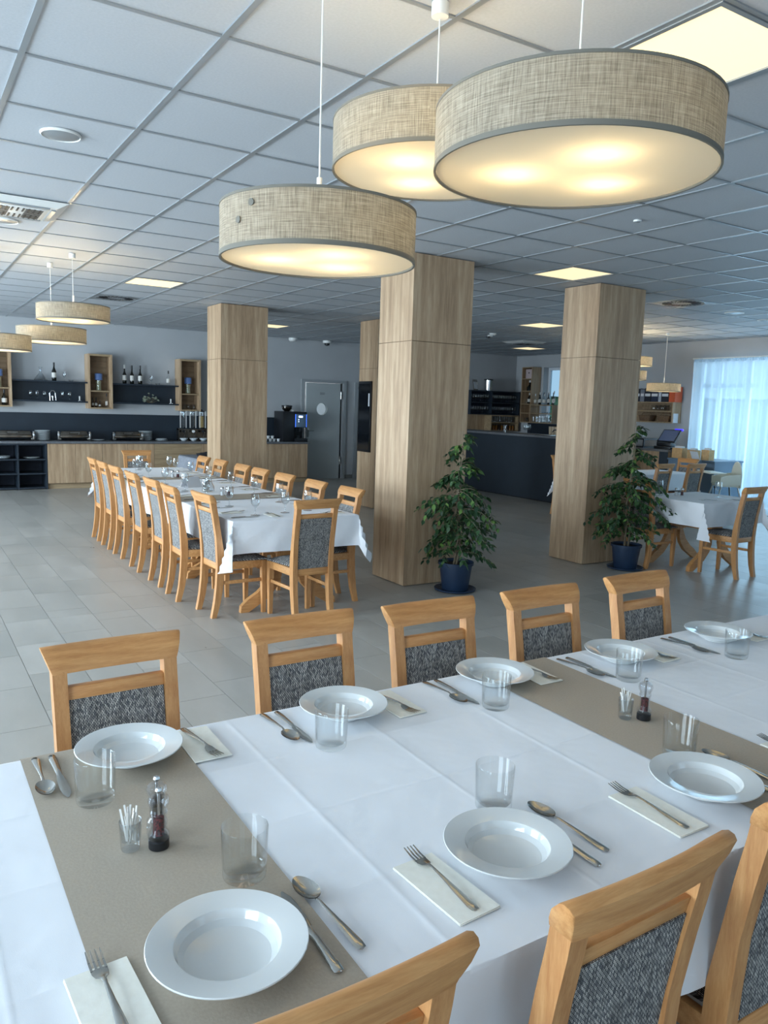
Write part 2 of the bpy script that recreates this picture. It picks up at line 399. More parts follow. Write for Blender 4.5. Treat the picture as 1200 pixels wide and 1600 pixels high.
# walls with window and door openings
def wall(name, axis, c, t, a0, a1, holes, z1=C+.03, m=WALL):
    """wall plane at coordinate c along axis, thickness t, holes = [(a,b,z0,z1)]"""
    mb = MB()
    def bx(a, b, z0, z1_):
        if b-a < 1e-4 or z1_-z0 < 1e-4: return
        lo, hi = min(c, c+t), max(c, c+t)
        if axis == 'x': mb.box(lo, hi, a, b, z0, z1_)
        else: mb.box(a, b, lo, hi, z0, z1_)
    p = a0
    for a, b, z0, zz in sorted(holes):
        bx(p, a, -.16, z1); bx(a, b, -.16, z0); bx(a, b, zz, z1); p = b
    bx(p, a1, -.16, z1)
    return struct(name, mb, m)
wall('wall_back', 'y', Y1, .25, X0-.25, XA+.25, [(7.33, 8.22, 0, 2.065), (8.62, 9.50, 0, 2.04)])
wall('wall_left', 'x', X0, -.25, Y0-.25, Y1, [(a, b, .35, 2.6) for a, b in LEFT_W])
wall('wall_front', 'y', Y0, -.25, X0, X1+.25, [(a, b, .35, 2.6) for a, b in REAR_W])
wall('wall_right', 'x', X1, .25, Y0, YA, [(a, b, .05, 2.6) for a, b in RIGHT_W])
wall('wall_alcove_side', 'y', YA, -.25, X1+.25, XA+.25, [])
wall('wall_alcove', 'x', XA, .25, YA, Y1, [(12.7, 14.02, 1.30, 2.64)])
WF = noisy('white_window_frame', (214, 220, 226), (222, 227, 232), ns=2, rough=.4)
def window(n, axis, c, a, b, z0, z1, mull, trans):
    t = .06
    f = MB()
    def bx(mb, p, q, r, s_, d=.03):
        if axis == 'x': mb.box(c-d, c+d, p, q, r, s_)
        else: mb.box(p, q, c-d, c+d, r, s_)
    bx(f, a, a+t, z0, z1); bx(f, b-t, b, z0, z1); bx(f, a+t, b-t, z0, z0+t); bx(f, a+t, b-t, z1-t, z1)
    o = struct('window_%d' % n, f, WF)
    xs = [a+t]+[a+(b-a)*m for m in mull]+[b-t]
    for m in mull: q = MB(); bx(q, a+(b-a)*m-.04, a+(b-a)*m+.04, z0+t, z1-t, .028); q.obj('mullion', WF, o, smooth=False)
    if trans: q = MB(); bx(q, a+t, b-t, trans-.04, trans+.04, .027); q.obj('transom', WF, o, smooth=False)
    for p, q_ in zip(xs, xs[1:]):
        for r, s_ in ([(z0+t, trans), (trans, z1-t)] if trans else [(z0+t, z1-t)]):
            q = MB(); bx(q, p, q_, r, s_, .004); q.obj('pane', PANE, o, smooth=False)
    return o
window(1, 'x', X1+.17, 5.3, 9.05, .05, 2.6, (.25, .5, .75, .9), 2.15)
window(2, 'x', XA+.19, 12.7, 14.02, 1.30, 2.64, (.5,), None)
window(3, 'x', X1+.17, .4, 4.0, .05, 2.6, (.33, .66), 2.15)
nw = 4
for a, b in LEFT_W: window(nw, 'x', X0-.18, a, b, .35, 2.6, (.5,), None); nw += 1
for a, b in REAR_W: window(nw, 'y', Y0-.18, a, b, .35, 2.6, (.5,), None); nw += 1
# outdoors
tag(MB().box(-40, 60, -40, 50, -.5, -.3).obj('ground', OUTG, smooth=False), kind='structure')
hb = MB()
rows = [[Vector((24+.35*noise.noise(Vector((i*.5, j*.9, 0)))+.35*(j % 2), -10+i*.6, -.3+j*.28)) for i in range(64)] for j in range(10)]
hb.grid(rows); rows2 = [[Vector((24+.0+jj*.5, -10+i*.6, 2.22+.12*noise.noise(Vector((i*.7, jj*1.3, 4))))) for i in range(64)] for jj in range(4)]
hb.grid(rows2); tag(hb.obj('hedge', HEDGE), 'clipped green hedge faintly visible outdoors behind the sheer curtain', 'hedge', kind='stuff')

# doors on the back wall
d1 = struct('door_1', MB().box(7.27, 7.35, 14.96, 15.06, 0, 2.06).box(8.215, 8.25, 15.0, 15.06, 0, 2.06).box(8.28, 8.34, 14.95, 15.0, 0, 2.06).box(7.27, 8.34, 14.96, 15.06, 2.06, 2.12), FRAMEG)
hx = MB()  # leaf in its own frame: hinge at right, ajar
lp = MB(); n = 40; R_ = .13; cx_, cz_ = -.46, 1.50; Lw, Hh = .845, 2.045
outer = []; ring = []
for i in range(n):
    a = 2*PI*i/n; dx, dz = math.cos(a), math.sin(a); ring.append((cx_+R_*dx, cz_+R_*dz))
    ts = [(-cx_)/dx if dx > 1e-6 else ((-Lw-cx_)/dx if dx < -1e-6 else 9), ((Hh-cz_)/dz) if dz > 1e-6 else ((-cz_)/dz if dz < -1e-6 else 9)]
    t_ = min(ts); outer.append((cx_+dx*t_, cz_+dz*t_))
for cc in ((0, 0), (0, Hh), (-Lw, 0), (-Lw, Hh)):
    k = min(range(n), key=lambda q: (outer[q][0]-cc[0])**2+(outer[q][1]-cc[1])**2); outer[k] = cc
for y in (-.02, .02):
    A = [lp.b.verts.new((p[0], y, p[1])) for p in ring]; B = [lp.b.verts.new((p[0], y, p[1])) for p in outer]
    for i in range(n): lp.b.faces.new((A[i], A[(i+1) % n], B[(i+1) % n], B[i]))
    if y < 0: A0, B0 = A, B
    else:
        for i in range(n):
            j = (i+1) % n; lp.b.faces.new((A0[i], A[i], A[j], A0[j])); lp.b.faces.new((B0[i], B0[j], B[j], B[i]))
leaf = lp.obj('door_leaf', DOORG, d1, (8.20, 14.99, .005), smooth=False); leaf.rotation_euler = (0, 0, math.radians(4))
MB().lathe([(.125, -.03), (.15, -.03), (.15, -.02), (.125, -.02)], n=40, M=Matrix.Translation((cx_, 0, cz_)) @ Matrix.Rotation(PI/2, 4, 'X'), close=True).obj('porthole_ring', FRAMEG, leaf)
MB().box(cx_-.13, cx_+.13, -.003, .003, cz_-.13, cz_+.13).obj('porthole_glass', PANE, leaf, smooth=False)
MB().box(cx_-.06, cx_+.06, -.026, -.021, 1.80, 1.85).box(cx_-.05, cx_+.05, -.029, -.026, 1.815, 1.835).obj('name_plate', FRAMEG, leaf, smooth=False)
for z in (.4, 1.80): MB().cyl((0.012, -.03, z-.08), (.012, -.03, z+.08), .012).box(-.004, .03, -.028, -.02, z-.07, z+.07).obj('hinge', STEEL, leaf)
for z in (1.0,): MB().box(-Lw+.03, -Lw+.07, -.03, -.02, z-.1, z+.1).cyl((-Lw+.05, -.02, z+.04), (-Lw+.05, -.06, z+.04), .009).cyl((-Lw+.05, -.06, z+.04), (-Lw+.17, -.06, z+.04), .009).obj('door_handle', STEEL, leaf)
d2 = struct('door_2', MB().box(8.56, 8.64, 14.96, 15.06, 0, 2.04).box(9.48, 9.56, 14.96, 15.06, 0, 2.04).box(8.56, 9.56, 14.96, 15.06, 2.04, 2.1), FRAMEG)
MB().box(8.64, 9.48, 15.0, 15.04, .005, 2.04).obj('door_leaf', DOORG, d2, smooth=False)
MB().box(8.66, 8.85, 14.96, 15.0, 1.96, 2.02).obj('door_closer', STEEL, d2, smooth=False)
# kitchen behind the ajar door
kr = MB().box(6.9, 8.9, 16.9, 17.0, -.1, 2.9).box(6.85, 6.9, 15.25, 17, -.1, 2.9).box(8.9, 8.95, 15.25, 17, -.1, 2.9).box(6.85, 8.95, 15.25, 17, 2.85, 2.9).box(6.85, 8.95, 15.25, 17, -.16, -.01)
struct('wall_kitchen', kr, noisy('kitchen_white', (214, 216, 218), (222, 224, 226), ns=2, rough=.7))
kl = bpy.data.lights.new('kitchen_light', 'POINT'); kl.energy = 22; kl.shadow_soft_size = .2; ko = bpy.data.objects.new('kitchen_light', kl); COL.objects.link(ko); ko.location = (7.9, 16, 2.5)
pd = thing('towel_dispenser', 'white paper towel dispenser seen through the round door window', 'dispenser', (7.95, 16.8, 1.4))
MB().box(-.14, .14, -.1, .09, 0, .35, .02).obj('body', WHITE, pd); MB().box(-.16, .16, -.16, .09, -.06, -.02).obj('shelf', STEEL, pd, smooth=False)
# baseboards
BB = mat('grey_tile_skirting', (128, 128, 124), .5)
bb = struct('baseboard_back', MB().box(8.36, 8.56, 14.985, 15.0, 0, .08).box(9.56, 11.5, 14.985, 15.0, 0, .08), BB)
struct('baseboard_right', MB().box(12.185, 12.2, 9.05, 11.5, 0, .08), BB)

# ================================================================ ceiling fittings
def light_panel(i, j, label):
    t = thing('ceiling_light_panel', label, 'ceiling light', (CX+.6*i+.3, CY+.6*j+.3, C))
    f = MB(); 
    for a in ((-.288, .288, -.288, -.268), (-.288, .288, .268, .288), (-.288, -.268, -.268, .268), (.268, .288, -.268, .268)): f.box(*a, -.003, .02)
    f.obj('frame', GRID, t, smooth=False); MB().box(-.268, .268, -.268, .268, .004, .012).obj('diffuser', PANEL, t, smooth=False)
for (i, j), L in zip(LP, ['large lit square ceiling panel above the big right pendant, nearest the camera', 'lit ceiling panel left of centre, beyond the front pendant and left of the far pillar',
        'lit ceiling panel between the two big pillars, at their tops', 'small distant lit ceiling panel just right of the far left pillar', 'lit ceiling panel left of the right pillar, middle distance',
        'farthest lit ceiling panel over the bar shelves', 'lit ceiling panel out of frame to the right of the photographer', 'lit ceiling panel near the left wall, out of frame', 'lit ceiling panel at the far left corner, out of frame']):
    light_panel(i, j, L)
def swirl_vent(i, j, label):
    t = thing('swirl_vent', label, 'ceiling vent', (CX+.6*i+.3, CY+.6*j+.3, C))
    b = MB(); n = 24
    P_ = MB().box(-.288, .288, -.288, .288, .006, .014).obj('plate', GRID, t, smooth=False)
    MB().lathe([(0, .004), (.25, .004), (.26, .0), (.27, .004)], n=32).obj('ring', GRID, t)
    for k in range(n):
        a = 2*PI*k/n; M = Matrix.Rotation(a, 4, 'Z') @ Matrix.Translation((.165, .0, 0)) @ Matrix.Rotation(.5, 4, 'Z')
        MB().box(-.06, .06, -.005, .005, -.001, .003, M=M).obj('slot', BLACKP, t, smooth=False)
swirl_vent(*VENT[0], 'square swirl air vent in the ceiling left of the far pillar, beside the lit panel'); swirl_vent(*VENT[1], 'square swirl air vent in the ceiling right of the right pillar')
def ac_unit(i, j, label):
    t = thing('ceiling_cassette', label, 'air conditioner', (CX+.6*i+.3, CY+.6*j+.3, C))
    MB().hexa([(-.31, -.31, -.004), (.31, -.31, -.004), (.31, .31, -.004), (-.31, .31, -.004), (-.24, -.24, -.035), (.24, -.24, -.035), (.24, .24, -.035), (-.24, .24, -.035)], .004).obj('panel', WHITE, t, smooth=False)
    MB().box(-.18, .18, -.18, .18, -.045, -.034, .004).obj('grille', WHITE, t)
    for k in range(4):
        M = Matrix.Rotation(k*PI/2, 4, 'Z')
        MB().box(-.19, .19, .205, .235, -.044, -.034, M=M).obj('flap', GRID, t, smooth=False)
        for q in range(9): MB().box(-.14+.035*q-.006, -.14+.035*q+.006, .05, .16, -.048, -.044, M=M).obj('slot', BLACKP, t, smooth=False)
ac_unit(*AC[0], 'white cassette air conditioner in the ceiling at the left edge'); ac_unit(*AC[1], 'distant white cassette air conditioner in the ceiling between the right lit panels')
def ceiling_disc(name, label, cat, x, y, r, dark=False):
    t = thing(name, label, cat, (x, y, C))
    MB().lathe([(r, .004), (r, -.003), (r*.93, -.008), (r*.90, -.004)], n=32).obj('rim', WHITE, t)
    MB().lathe([(r*.91, -.004), (r*.5, -.012), (0, -.014)], n=32).obj('grille', GRID if not dark else BLACKP, t)
ceiling_disc('ceiling_speaker', 'round white ceiling speaker at the upper left', 'speaker', .775, 4.42, .10)
ceiling_disc('ceiling_speaker', 'second round ceiling speaker, behind the left air conditioner', 'speaker', .775, 6.80, .10)
ceiling_disc('ceiling_speaker', 'round ceiling speaker at the right, beyond the swirl vent', 'speaker', 9.12, 6.28, .12)
ceiling_disc('ceiling_sensor', 'small dark round sensor in the ceiling at the right edge', 'sensor', 10.05, 6.47, .08, True)
ceiling_disc('ceiling_sensor', 'tiny pale sprinkler rosette in the ceiling below the big pendant', 'sensor', 4.37, 3.81, .028)
t = thing('smoke_detector', 'white twin smoke detector hanging from the ceiling between the pillars', 'detector', (8.92, 10.8, C))
MB().lathe([(.06, 0), (.06, -.02), (.04, -.035), (0, -.037)], n=20).obj('base', WHITE, t); MB().box(-.1, -.02, -.03, .03, -.06, -.03, .008).obj('arm', WHITE, t); MB().lathe([(0, -.09), (.035, -.085), (.04, -.06), (.0, -.055)], c=(-.1, 0, 0), n=16).obj('head', BLACKP, t)
t = thing('smoke_detector', 'small white smoke detector on the ceiling at the back wall', 'detector', (6.95, 14.75, C))
MB().lathe([(.09, 0), (.09, -.04), (.06, -.07), (0, -.075)], n=20).obj('base', WHITE, t)
t = thing('dome_camera', 'white dome camera with dark lens on the ceiling above the kitchen door', 'camera', (7.75, 14.78, C))
MB().lathe([(.09, 0), (.09, -.05), (.06, -.055)], n=20).obj('base', WHITE, t); MB().lathe([(.06, -.055), (.05, -.09), (0, -.11)], n=20).obj('dome', BLACKP, t)

# pendant drum lamps
def pendant(label, x, y, zb, r, h, power, group):
    t = thing('pendant_lamp', label, 'pendant lamp', (x, y, zb), rnd.uniform(0, 6), group)
    n = 64 if r > 0 and y < 4 else 40; top = C-zb
    MB().lathe([(r, .004), (r, h-.004)], n=n).obj('lamp_shade', SHADE, t)
    MB().lathe([(r+.0015, 0), (r+.0015, .012), (r-.004, .012), (r-.004, 0)], n=n, close=True).obj('bottom_hem', HEMS, t)
    MB().lathe([(r+.0015, h-.007), (r+.0015, h), (r-.003, h), (r-.003, h-.007)], n=n, close=True).obj('top_hem', HEMS, t)
    MB().lathe([(r-.006, .006), (0, .006)], n=n).obj('diffuser', DIFF, t)
    MB().cyl((0, 0, h+.0), (0, 0, h+.09), .0075, .0075).obj('cord_grip', WHITE, t)
    MB().cyl((0, 0, h+.09), (0, 0, top-.05), .0028, n=6).obj('cord', WHITE, t)
    MB().lathe([(0, top-.045), (.028, top-.042), (.028, top), (0, top)], n=20).obj('ceiling_rose', WHITE, t)
    sp = MB()
    for k in range(3): a = 2*PI*k/3; sp.cyl((0, 0, h-.015), ((r-.003)*math.cos(a), (r-.003)*math.sin(a), h-.012), .003, n=6)
    sp.obj('spider_frame', WHITE, t)
    for k in range(3):
        a = 2*PI*k/3+.5; c = (r*.42*math.cos(a), r*.42*math.sin(a))
        MB().cyl((c[0], c[1], h-.036), (c[0], c[1], h-.02), .014).cyl((c[0], c[1], h-.018), (0, 0, h-.014), .004, n=6).obj('bulb_holder', WHITE, t)
        l = bpy.data.lights.new('bulb', 'POINT'); l.energy = power/3; l.color = (1, .78, .46); l.shadow_soft_size = .022
        o = bpy.data.objects.new('bulb', l); COL.objects.link(o); o.parent = t; o.location = (c[0], c[1], min(.08, h-.06))
    return t
PW = 8
G1 = 'pendants over the near table'
lamp1 = pendant('front left drum pendant with two round tags, hanging lowest over the near table', 1.04, 2.05, 2.015, .275, .142, PW*.8, G1)
pendant('middle drum pendant partly behind the big right one over the near table', 1.57, 2.25, 2.392, .34, .156, PW, G1)
pendant('biggest drum pendant at upper right, closest over the near table', 1.50, 1.53, 2.222, .355, .15, PW, G1)
G2 = 'pendants at the left over the dining hall'
pendant('topmost of the three small far drum pendants at the left, above the wine bottles', 1.46, 7.90, 2.31, .325, .145, PW*1.3, G2)
pendant('middle of the three far left drum pendants', 1.38, 8.62, 2.144, .33, .148, PW*1.3, G2)
pendant('lowest far left drum pendant cut by the left edge of the photo', .84, 8.05, 2.01, .27, .145, PW*1.3, G2)
G3 = 'pendants at the right near the curtained window'
pendant('lower far right drum pendant in front of the binder shelf', 10.64, 8.49, 1.985, .266, .135, PW*1.5, G3)
pendant('upper far right drum pendant beside the right pillar', 10.50, 9.00, 2.40, .28, .15, PW*1.5, G3)
pendant('far right drum pendant almost hidden behind the right pillar', 10.05, 8.75, 2.15, .30, .15, PW*1.5, G3)
lamp1.rotation_euler.z = 0
for ang_, z in ((math.radians(205), .105), (math.radians(195), .068)):
    MB().cyl((.2765*math.cos(ang_), .2765*math.sin(ang_), z), (.279*math.cos(ang_), .279*math.sin(ang_), z), .009, n=16).obj('round_tag', HEMS, lamp1)
# ================================================================ pillars
def pillar(label, x0, x1, y0, y1, group='oak clad pillars'):
    t = thing('pillar', label, 'pillar', ((x0+x1)/2, (y0+y1)/2, 0), 0, group); a, b = (x1-x0)/2, (y1-y0)/2
    MB().box(-a+.02, a-.02, -b+.02, b-.02, 0, C).obj('core', OAK_D, t, smooth=False)
    for z0, z1 in ((.008, 2.184), (2.189, C-.002)):
        for s in (-1, 1):
            MB().box(-a+.0185, a-.0185, min(s*b, s*b-s*.018), max(s*b, s*b-s*.018), z0, z1).obj('panel', OAK_V, t, smooth=False)
            MB().box(min(s*a, s*a-s*.018), max(s*a, s*a-s*.018), -b, b, z0, z1).obj('panel', OAK_V, t, smooth=False)
    return t
pillar('big oak clad pillar in the middle, right behind the left potted ficus', 3.83, 4.48, 5.73, 6.27)
pillar('big oak clad pillar at the right, behind the right potted ficus', 6.15, 6.84, 5.78, 6.28)
pillar('oak clad pillar at the far left in front of the buffet counter', 3.81, 4.50, 10.38, 10.92)
pillar('far oak clad pillar mostly hidden by the middle pillar, with a black display on it', 6.33, 7.02, 10.40, 10.94)
t = thing('menu_display', 'tall narrow black display on the side of the far hidden pillar', 'display', (6.33, 10.71, 0))
MB().box(-.03, 0, -.19, .19, .88, 1.99, .004).obj('case', BLACKP, t); MB().box(-.033, -.0302, -.17, .17, .92, 1.95).obj('screen', mat('black_screen_glass', (8, 12, 18), .08), t, smooth=False)
MB().box(-.036, -.0335, -.165, -.13, 1.60, 1.80).obj('paper_slip', PAPER, t, smooth=False)
# ================================================================ dining chairs (face +Y, origin on the floor)
BACK = [(-.220, 0), (-.192, .12), (-.175, .25), (-.168, .40), (-.172, .50), (-.186, .62), (-.205, .74), (-.222, .83), (-.228, .87)]
def yb(z):
    for (a, za), (b, zb) in zip(BACK, BACK[1:]):
        if z <= zb: return a+(b-a)*(z-za)/(zb-za)
    return BACK[-1][0]
def make_chair(name, label, loc, rz, group):
    t = thing(name, label, 'chair', loc, rz, group)
    for s in (-1, 1):
        MB().bars([(s*.150+s*.006*(z-.4), y, z, .019, (.019 if z < .05 else .024 if z < .2 else .027 if z < .6 else .021)) for y, z in BACK], .004).obj('rear_leg', BEECH_V, t)
        MB().bars([(s*.163, .185, 0, .015, .015), (s*.163, .182, .36, .021, .021), (s*.163, .182, .415, .021, .021)], .003).obj('front_leg', BEECH_V, t)
        MB().bars([(s*.158, -.15, .26, .009, .012), (s*.1605, .165, .26, .009, .012)]).obj('side_stretcher', BEECH_H, t) if 0 else \
            MB().hexa([(s*.152-.009, -.155, .25), (s*.152+.009, -.155, .25), (s*.161+.009, .166, .25), (s*.161-.009, .166, .25), (s*.152-.009, -.155, .275), (s*.152+.009, -.155, .275), (s*.161+.009, .166, .275), (s*.161-.009, .166, .275)], .002).obj('side_stretcher', BEECH_H, t)
        MB().hexa([(s*.155-.011, -.148, .362), (s*.155+.011, -.148, .362), (s*.168+.011, .165, .362), (s*.168-.011, .165, .362), (s*.155-.011, -.148, .418), (s*.155+.011, -.148, .418), (s*.168+.011, .165, .418), (s*.168-.011, .165, .418)], .002).obj('side_apron', BEECH_H, t)
    MB().box(-.142, .142, .172, .192, .362, .418, .002).obj('front_apron', BEECH_H, t)
    MB().box(-.1315, .1315, yb(.39)-.018, yb(.39)+.010, .362, .412, .003).obj('lower_rail', BEECH_H, t)
    y = yb(.805); MB().hexa([(-.134, y-.012+.004, .789), (.134, y-.012+.004, .789), (.134, y+.012+.004, .789), (-.134, y+.012+.004, .789), (-.134, y-.016, .824), (.134, y-.016, .824), (.134, y+.008, .824), (-.134, y+.008, .824)], .003).obj('upper_rail', BEECH_H, t)
    # crest rail: a board flaring up and back, its ends cut on a slant
    m = MB(); rings = []; n = 10
    prof = [(-.250, .865), (-.203, .865), (-.207, .882), (-.218, .905), (-.240, .929), (-.250, .934), (-.262, .932), (-.269, .925), (-.262, .900), (-.252, .875)]
    for i in range(n+1):
        u = -1+2*i/n; R = []
        for (py, pz) in prof:
            hw = .172+(.196-.172)*(pz-.865)/.069
            R.append(m.b.verts.new((u*hw, py-.010*(1-u*u), pz)))
        rings.append(R)
    for a, b in zip(rings, rings[1:]):
        for k in range(len(prof)): m.b.faces.new((a[k], a[(k+1) % len(prof)], b[(k+1) % len(prof)], b[k]))
    m.b.faces.new(rings[0][::-1]); m.b.faces.new(rings[-1])
    es = [e for r in (rings[0], rings[-1]) for v in r for e in v.link_edges if e.other_vert(v) in r]
    bmesh.ops.bevel(m.b, geom=list(set(es)), offset=.003, segments=2, affect='EDGES', profile=.5)
    m.obj('crest_rail', BEECH_H, t, ang=50)
    # woven back panel following the curve of the rear legs
    zs = [.411+(.790-.411)*i/12 for i in range(13)]
    m = MB()
    def sheet(off, bul):
        return [[Vector((-.131+.262*j/6, yb(z)+off+bul*math.sin(PI*min(1, max(0, (z-.41)/.38)))*(1-((j-3)/3)**2), z)) for j in range(7)] for z in zs]
    A, B = sheet(.010, .006), sheet(-.014, -.004)
    m.grid(A); m.grid(B); b = m.b; b.verts.ensure_lookup_table(); na = 13*7
    loop = [(0, j) for j in range(7)]+[(i, 6) for i in range(1, 13)]+[(12, j) for j in range(5, -1, -1)]+[(i, 0) for i in range(11, 0, -1)]
    for p, q in zip(loop, loop[1:]+loop[:1]):
        ip, iq = p[0]*7+p[1], q[0]*7+q[1]; b.faces.new((b.verts[ip], b.verts[iq], b.verts[na+iq], b.verts[na+ip]))
    m.obj('back_panel', WEAVE, t, ang=60)
    # upholstered seat
    m = MB(); rows = []
    for i in range(9):
        v = i/8; y = -.142+(.208+.142)*v; row = []
        for j in range(9):
            u = -1+2*j/8; hw = .136+(.186-.136)*v
            d = (1-abs(u)**4)*(1-abs(2*v-1)**4)
            row.append(Vector((u*hw, y, .431+.030*d)))
        rows.append(row)
    m.grid(rows); b = m.b; b.verts.ensure_lookup_table()
    lo = [b.verts.new((v.co.x*.985, v.co.y, .4185)) for v in list(b.verts)[:81]]
    b.verts.ensure_lookup_table(); loop = [(0, j) for j in range(9)]+[(i, 8) for i in range(1, 9)]+[(8, j) for j in range(7, -1, -1)]+[(i, 0) for i in range(7, 0, -1)]
    for p, q in zip(loop, loop[1:]+loop[:1]):
        ip, iq = p[0]*9+p[1], q[0]*9+q[1]; b.faces.new((b.verts[ip], b.verts[iq], lo[iq], lo[ip]))
    for i in range(8):
        for j in range(8): b.faces.new((lo[i*9+j], lo[i*9+j+1], lo[i*9+j+10], lo[i*9+j+9]))
    m.obj('seat', WEAVE, t, ang=60)
    return t
GA, GB, GC, GD = 'chairs along the far side of the near table', 'chairs along the near side of the near table', 'chairs along the left side of the far table', 'chairs along the right side of the far table'
ch0 = make_chair('dining_chair', 'beech chair with tweed back behind the leftmost far-side plate of the near table', (.505, 1.985, 0), PI+.02, GA)
def chair(label, x, y, rz, group): return dup(ch0, (x, y, 0), rz, label, group)
for L, x, y, r in (('beech chair facing the second far-side plate of the near table, below the far end chair', 1.095, 1.985, PI), ('beech chair at the far side of the near table, left of the second taupe runner', 1.585, 1.955, PI-.02),
                ('beech chair at the far side of the near table, second from the right', 2.115, 1.945, PI), ('rightmost beech chair in view at the far side of the near table', 2.70, 1.965, PI+.02)): chair(L, x, y, r, GA)
for L, x, y, r in (('beech chair nearest the camera, its crest rail crossing the bottom edge of the photo', .425, .98, 0), ('beech chair at bottom right seen from behind with its whole woven back panel', .955, .965, .02),
                ('beech chair cut by the right photo edge, near side of the near table', 1.50, .985, -.02), ('beech chair out of frame beyond the right edge, near side of the near table', 2.08, .98, 0)): chair(L, x, y, r, GB)
ys = [5.63, 6.20, 6.75, 7.40, 8.10, 8.65, 9.19]
pos = ['nearest the camera by the cloth corner', 'second from the near end', 'third from the near end', 'in the middle of the row', 'third from the far end', 'second from the far end', 'farthest from the camera']
for i, y in enumerate(ys): chair('beech chair at left of the long far table, '+pos[i], 2.10+(.07 if i == 0 else 0)+rnd.uniform(-.01, .01), y, -PI/2+(.05 if i == 0 else rnd.uniform(-.02, .02)), GC)
pos = ['nearest the camera and middle pillar', 'second from the near end', 'third from the near end', 'in the middle of the row', 'third from the far end', 'second from the far end', 'farthest, next to the skirted trolley']
for i, y in enumerate([5.62, 6.24, 6.90, 7.50, 8.02, 8.70, 9.26]): chair('beech chair at right of the long far table, '+pos[i], 2.955+rnd.uniform(-.01, .01), y, PI/2+rnd.uniform(-.02, .02), GD)
chair('beech chair at the near end of the long far table, back to the camera', 2.56, 5.235, .04, 'end chairs of the far table')
chair('beech chair at the far end of the long far table, facing the camera', 2.68, 10.20, PI, 'end chairs of the far table')
GE = 'chairs by the right hand tables'
chair('beech chair, back to the camera, at the small table by the right ficus', 7.23, 4.82, .04, GE)
chair('beech chair at the left of the small right table, mostly behind the right ficus', 6.86, 5.50, -PI/2, GE)
chair('dark silhouetted beech chair right of the wine glass, at the second right table', 9.78, 7.36, .0, GE)
chair('dark silhouetted beech chair just right of the ficus leaves, at the second right table', 9.17, 7.43, .05, GE)
chair('orange beech chair behind the silhouetted one, at the right of the second right table', 10.50, 7.98, PI/2, GE)

# ================================================================ tables, cloths, runners
def table(label, x0, x1, y0, y1, axis, group, tr):
    """trestle table; axis = long direction 'x' or 'y'; feet spread across it"""
    cx, cy = (x0+x1)/2, (y0+y1)/2; t = thing('dining_table', label, 'table', (cx, cy, 0), 0 if axis == 'y' else PI/2, group)
    L = (y1-y0) if axis == 'y' else (x1-x0); Wd = (x1-x0) if axis == 'y' else (y1-y0)
    MB().box(-Wd/2+.012, Wd/2-.012, -L/2+.006, L/2-.006, .715, .738, .002).obj('tabletop', BEECH_H, t)
    ls = sorted((w-cy) if axis == 'y' else (cx-w) for w in tr)
    for yc in ls:
        MB().box(-.07, .07, yc-.022, yc+.022, .34, .714, .003).obj('post', BEECH_V, t)
        MB().box(-Wd/2+.15, Wd/2-.15, yc-.02, yc+.02, .665, .7145, .003).obj('bearer', BEECH_H, t)
        for q in (-1, 1):
            up = [(.0705, .52), (.0705, .36), (.13, .22), (.22, .12), (.33, .055), (.40, .0)]; dn_ = [(.30, .0), (.22, .035), (.13, .12), (.05, .23), (.0, .335), (.0, .339)]
            poly = [(.0705, .50), (.115, .36), (.18, .235), (.27, .15), (.35, .10), (.405, .05), (.41, 0), (.345, 0), (.27, .045), (.18, .10), (.10, .19), (.0705, .27)]
            MB().prism([(q*a, b) for a, b in poly], yc-.022, yc+.022, 'y').obj('foot', BEECH_H, t, ang=30)
    MB().box(-.02, .02, ls[0]+.0225, ls[1]-.0225, .40, .46, .003).obj('stretcher', BEECH_H, t)
    MB().box(-.05, .05, ls[0]+.0225, ls[1]-.0225, .62, .70, .003).obj('beam', BEECH_H, t)
    return t
def axis_coords(a0, a1, d0, d1, creases, step=.04):
    xs = set()
    n = max(2, int((a1-a0)/step))
    for i in range(n+1): xs.add(round(a0+(a1-a0)*i/n, 4))
    for c in creases:
        xs = {x for x in xs if abs(x-c) > .013}
        for o in (-.011, -.005, 0, .005, .011): xs.add(round(c+o, 4))
    for d, base, sg in ((d0, a0, -1), (d1, a1, 1)):
        if d > 0:
            for e in (.004, .012, .03): xs.add(round(base+sg*e, 4))
            k = max(2, int(d/.035))
            for i in range(1, k+1):
                if d*i/k > .035: xs.add(round(base+sg*d*i/k, 4))
    return sorted(xs)
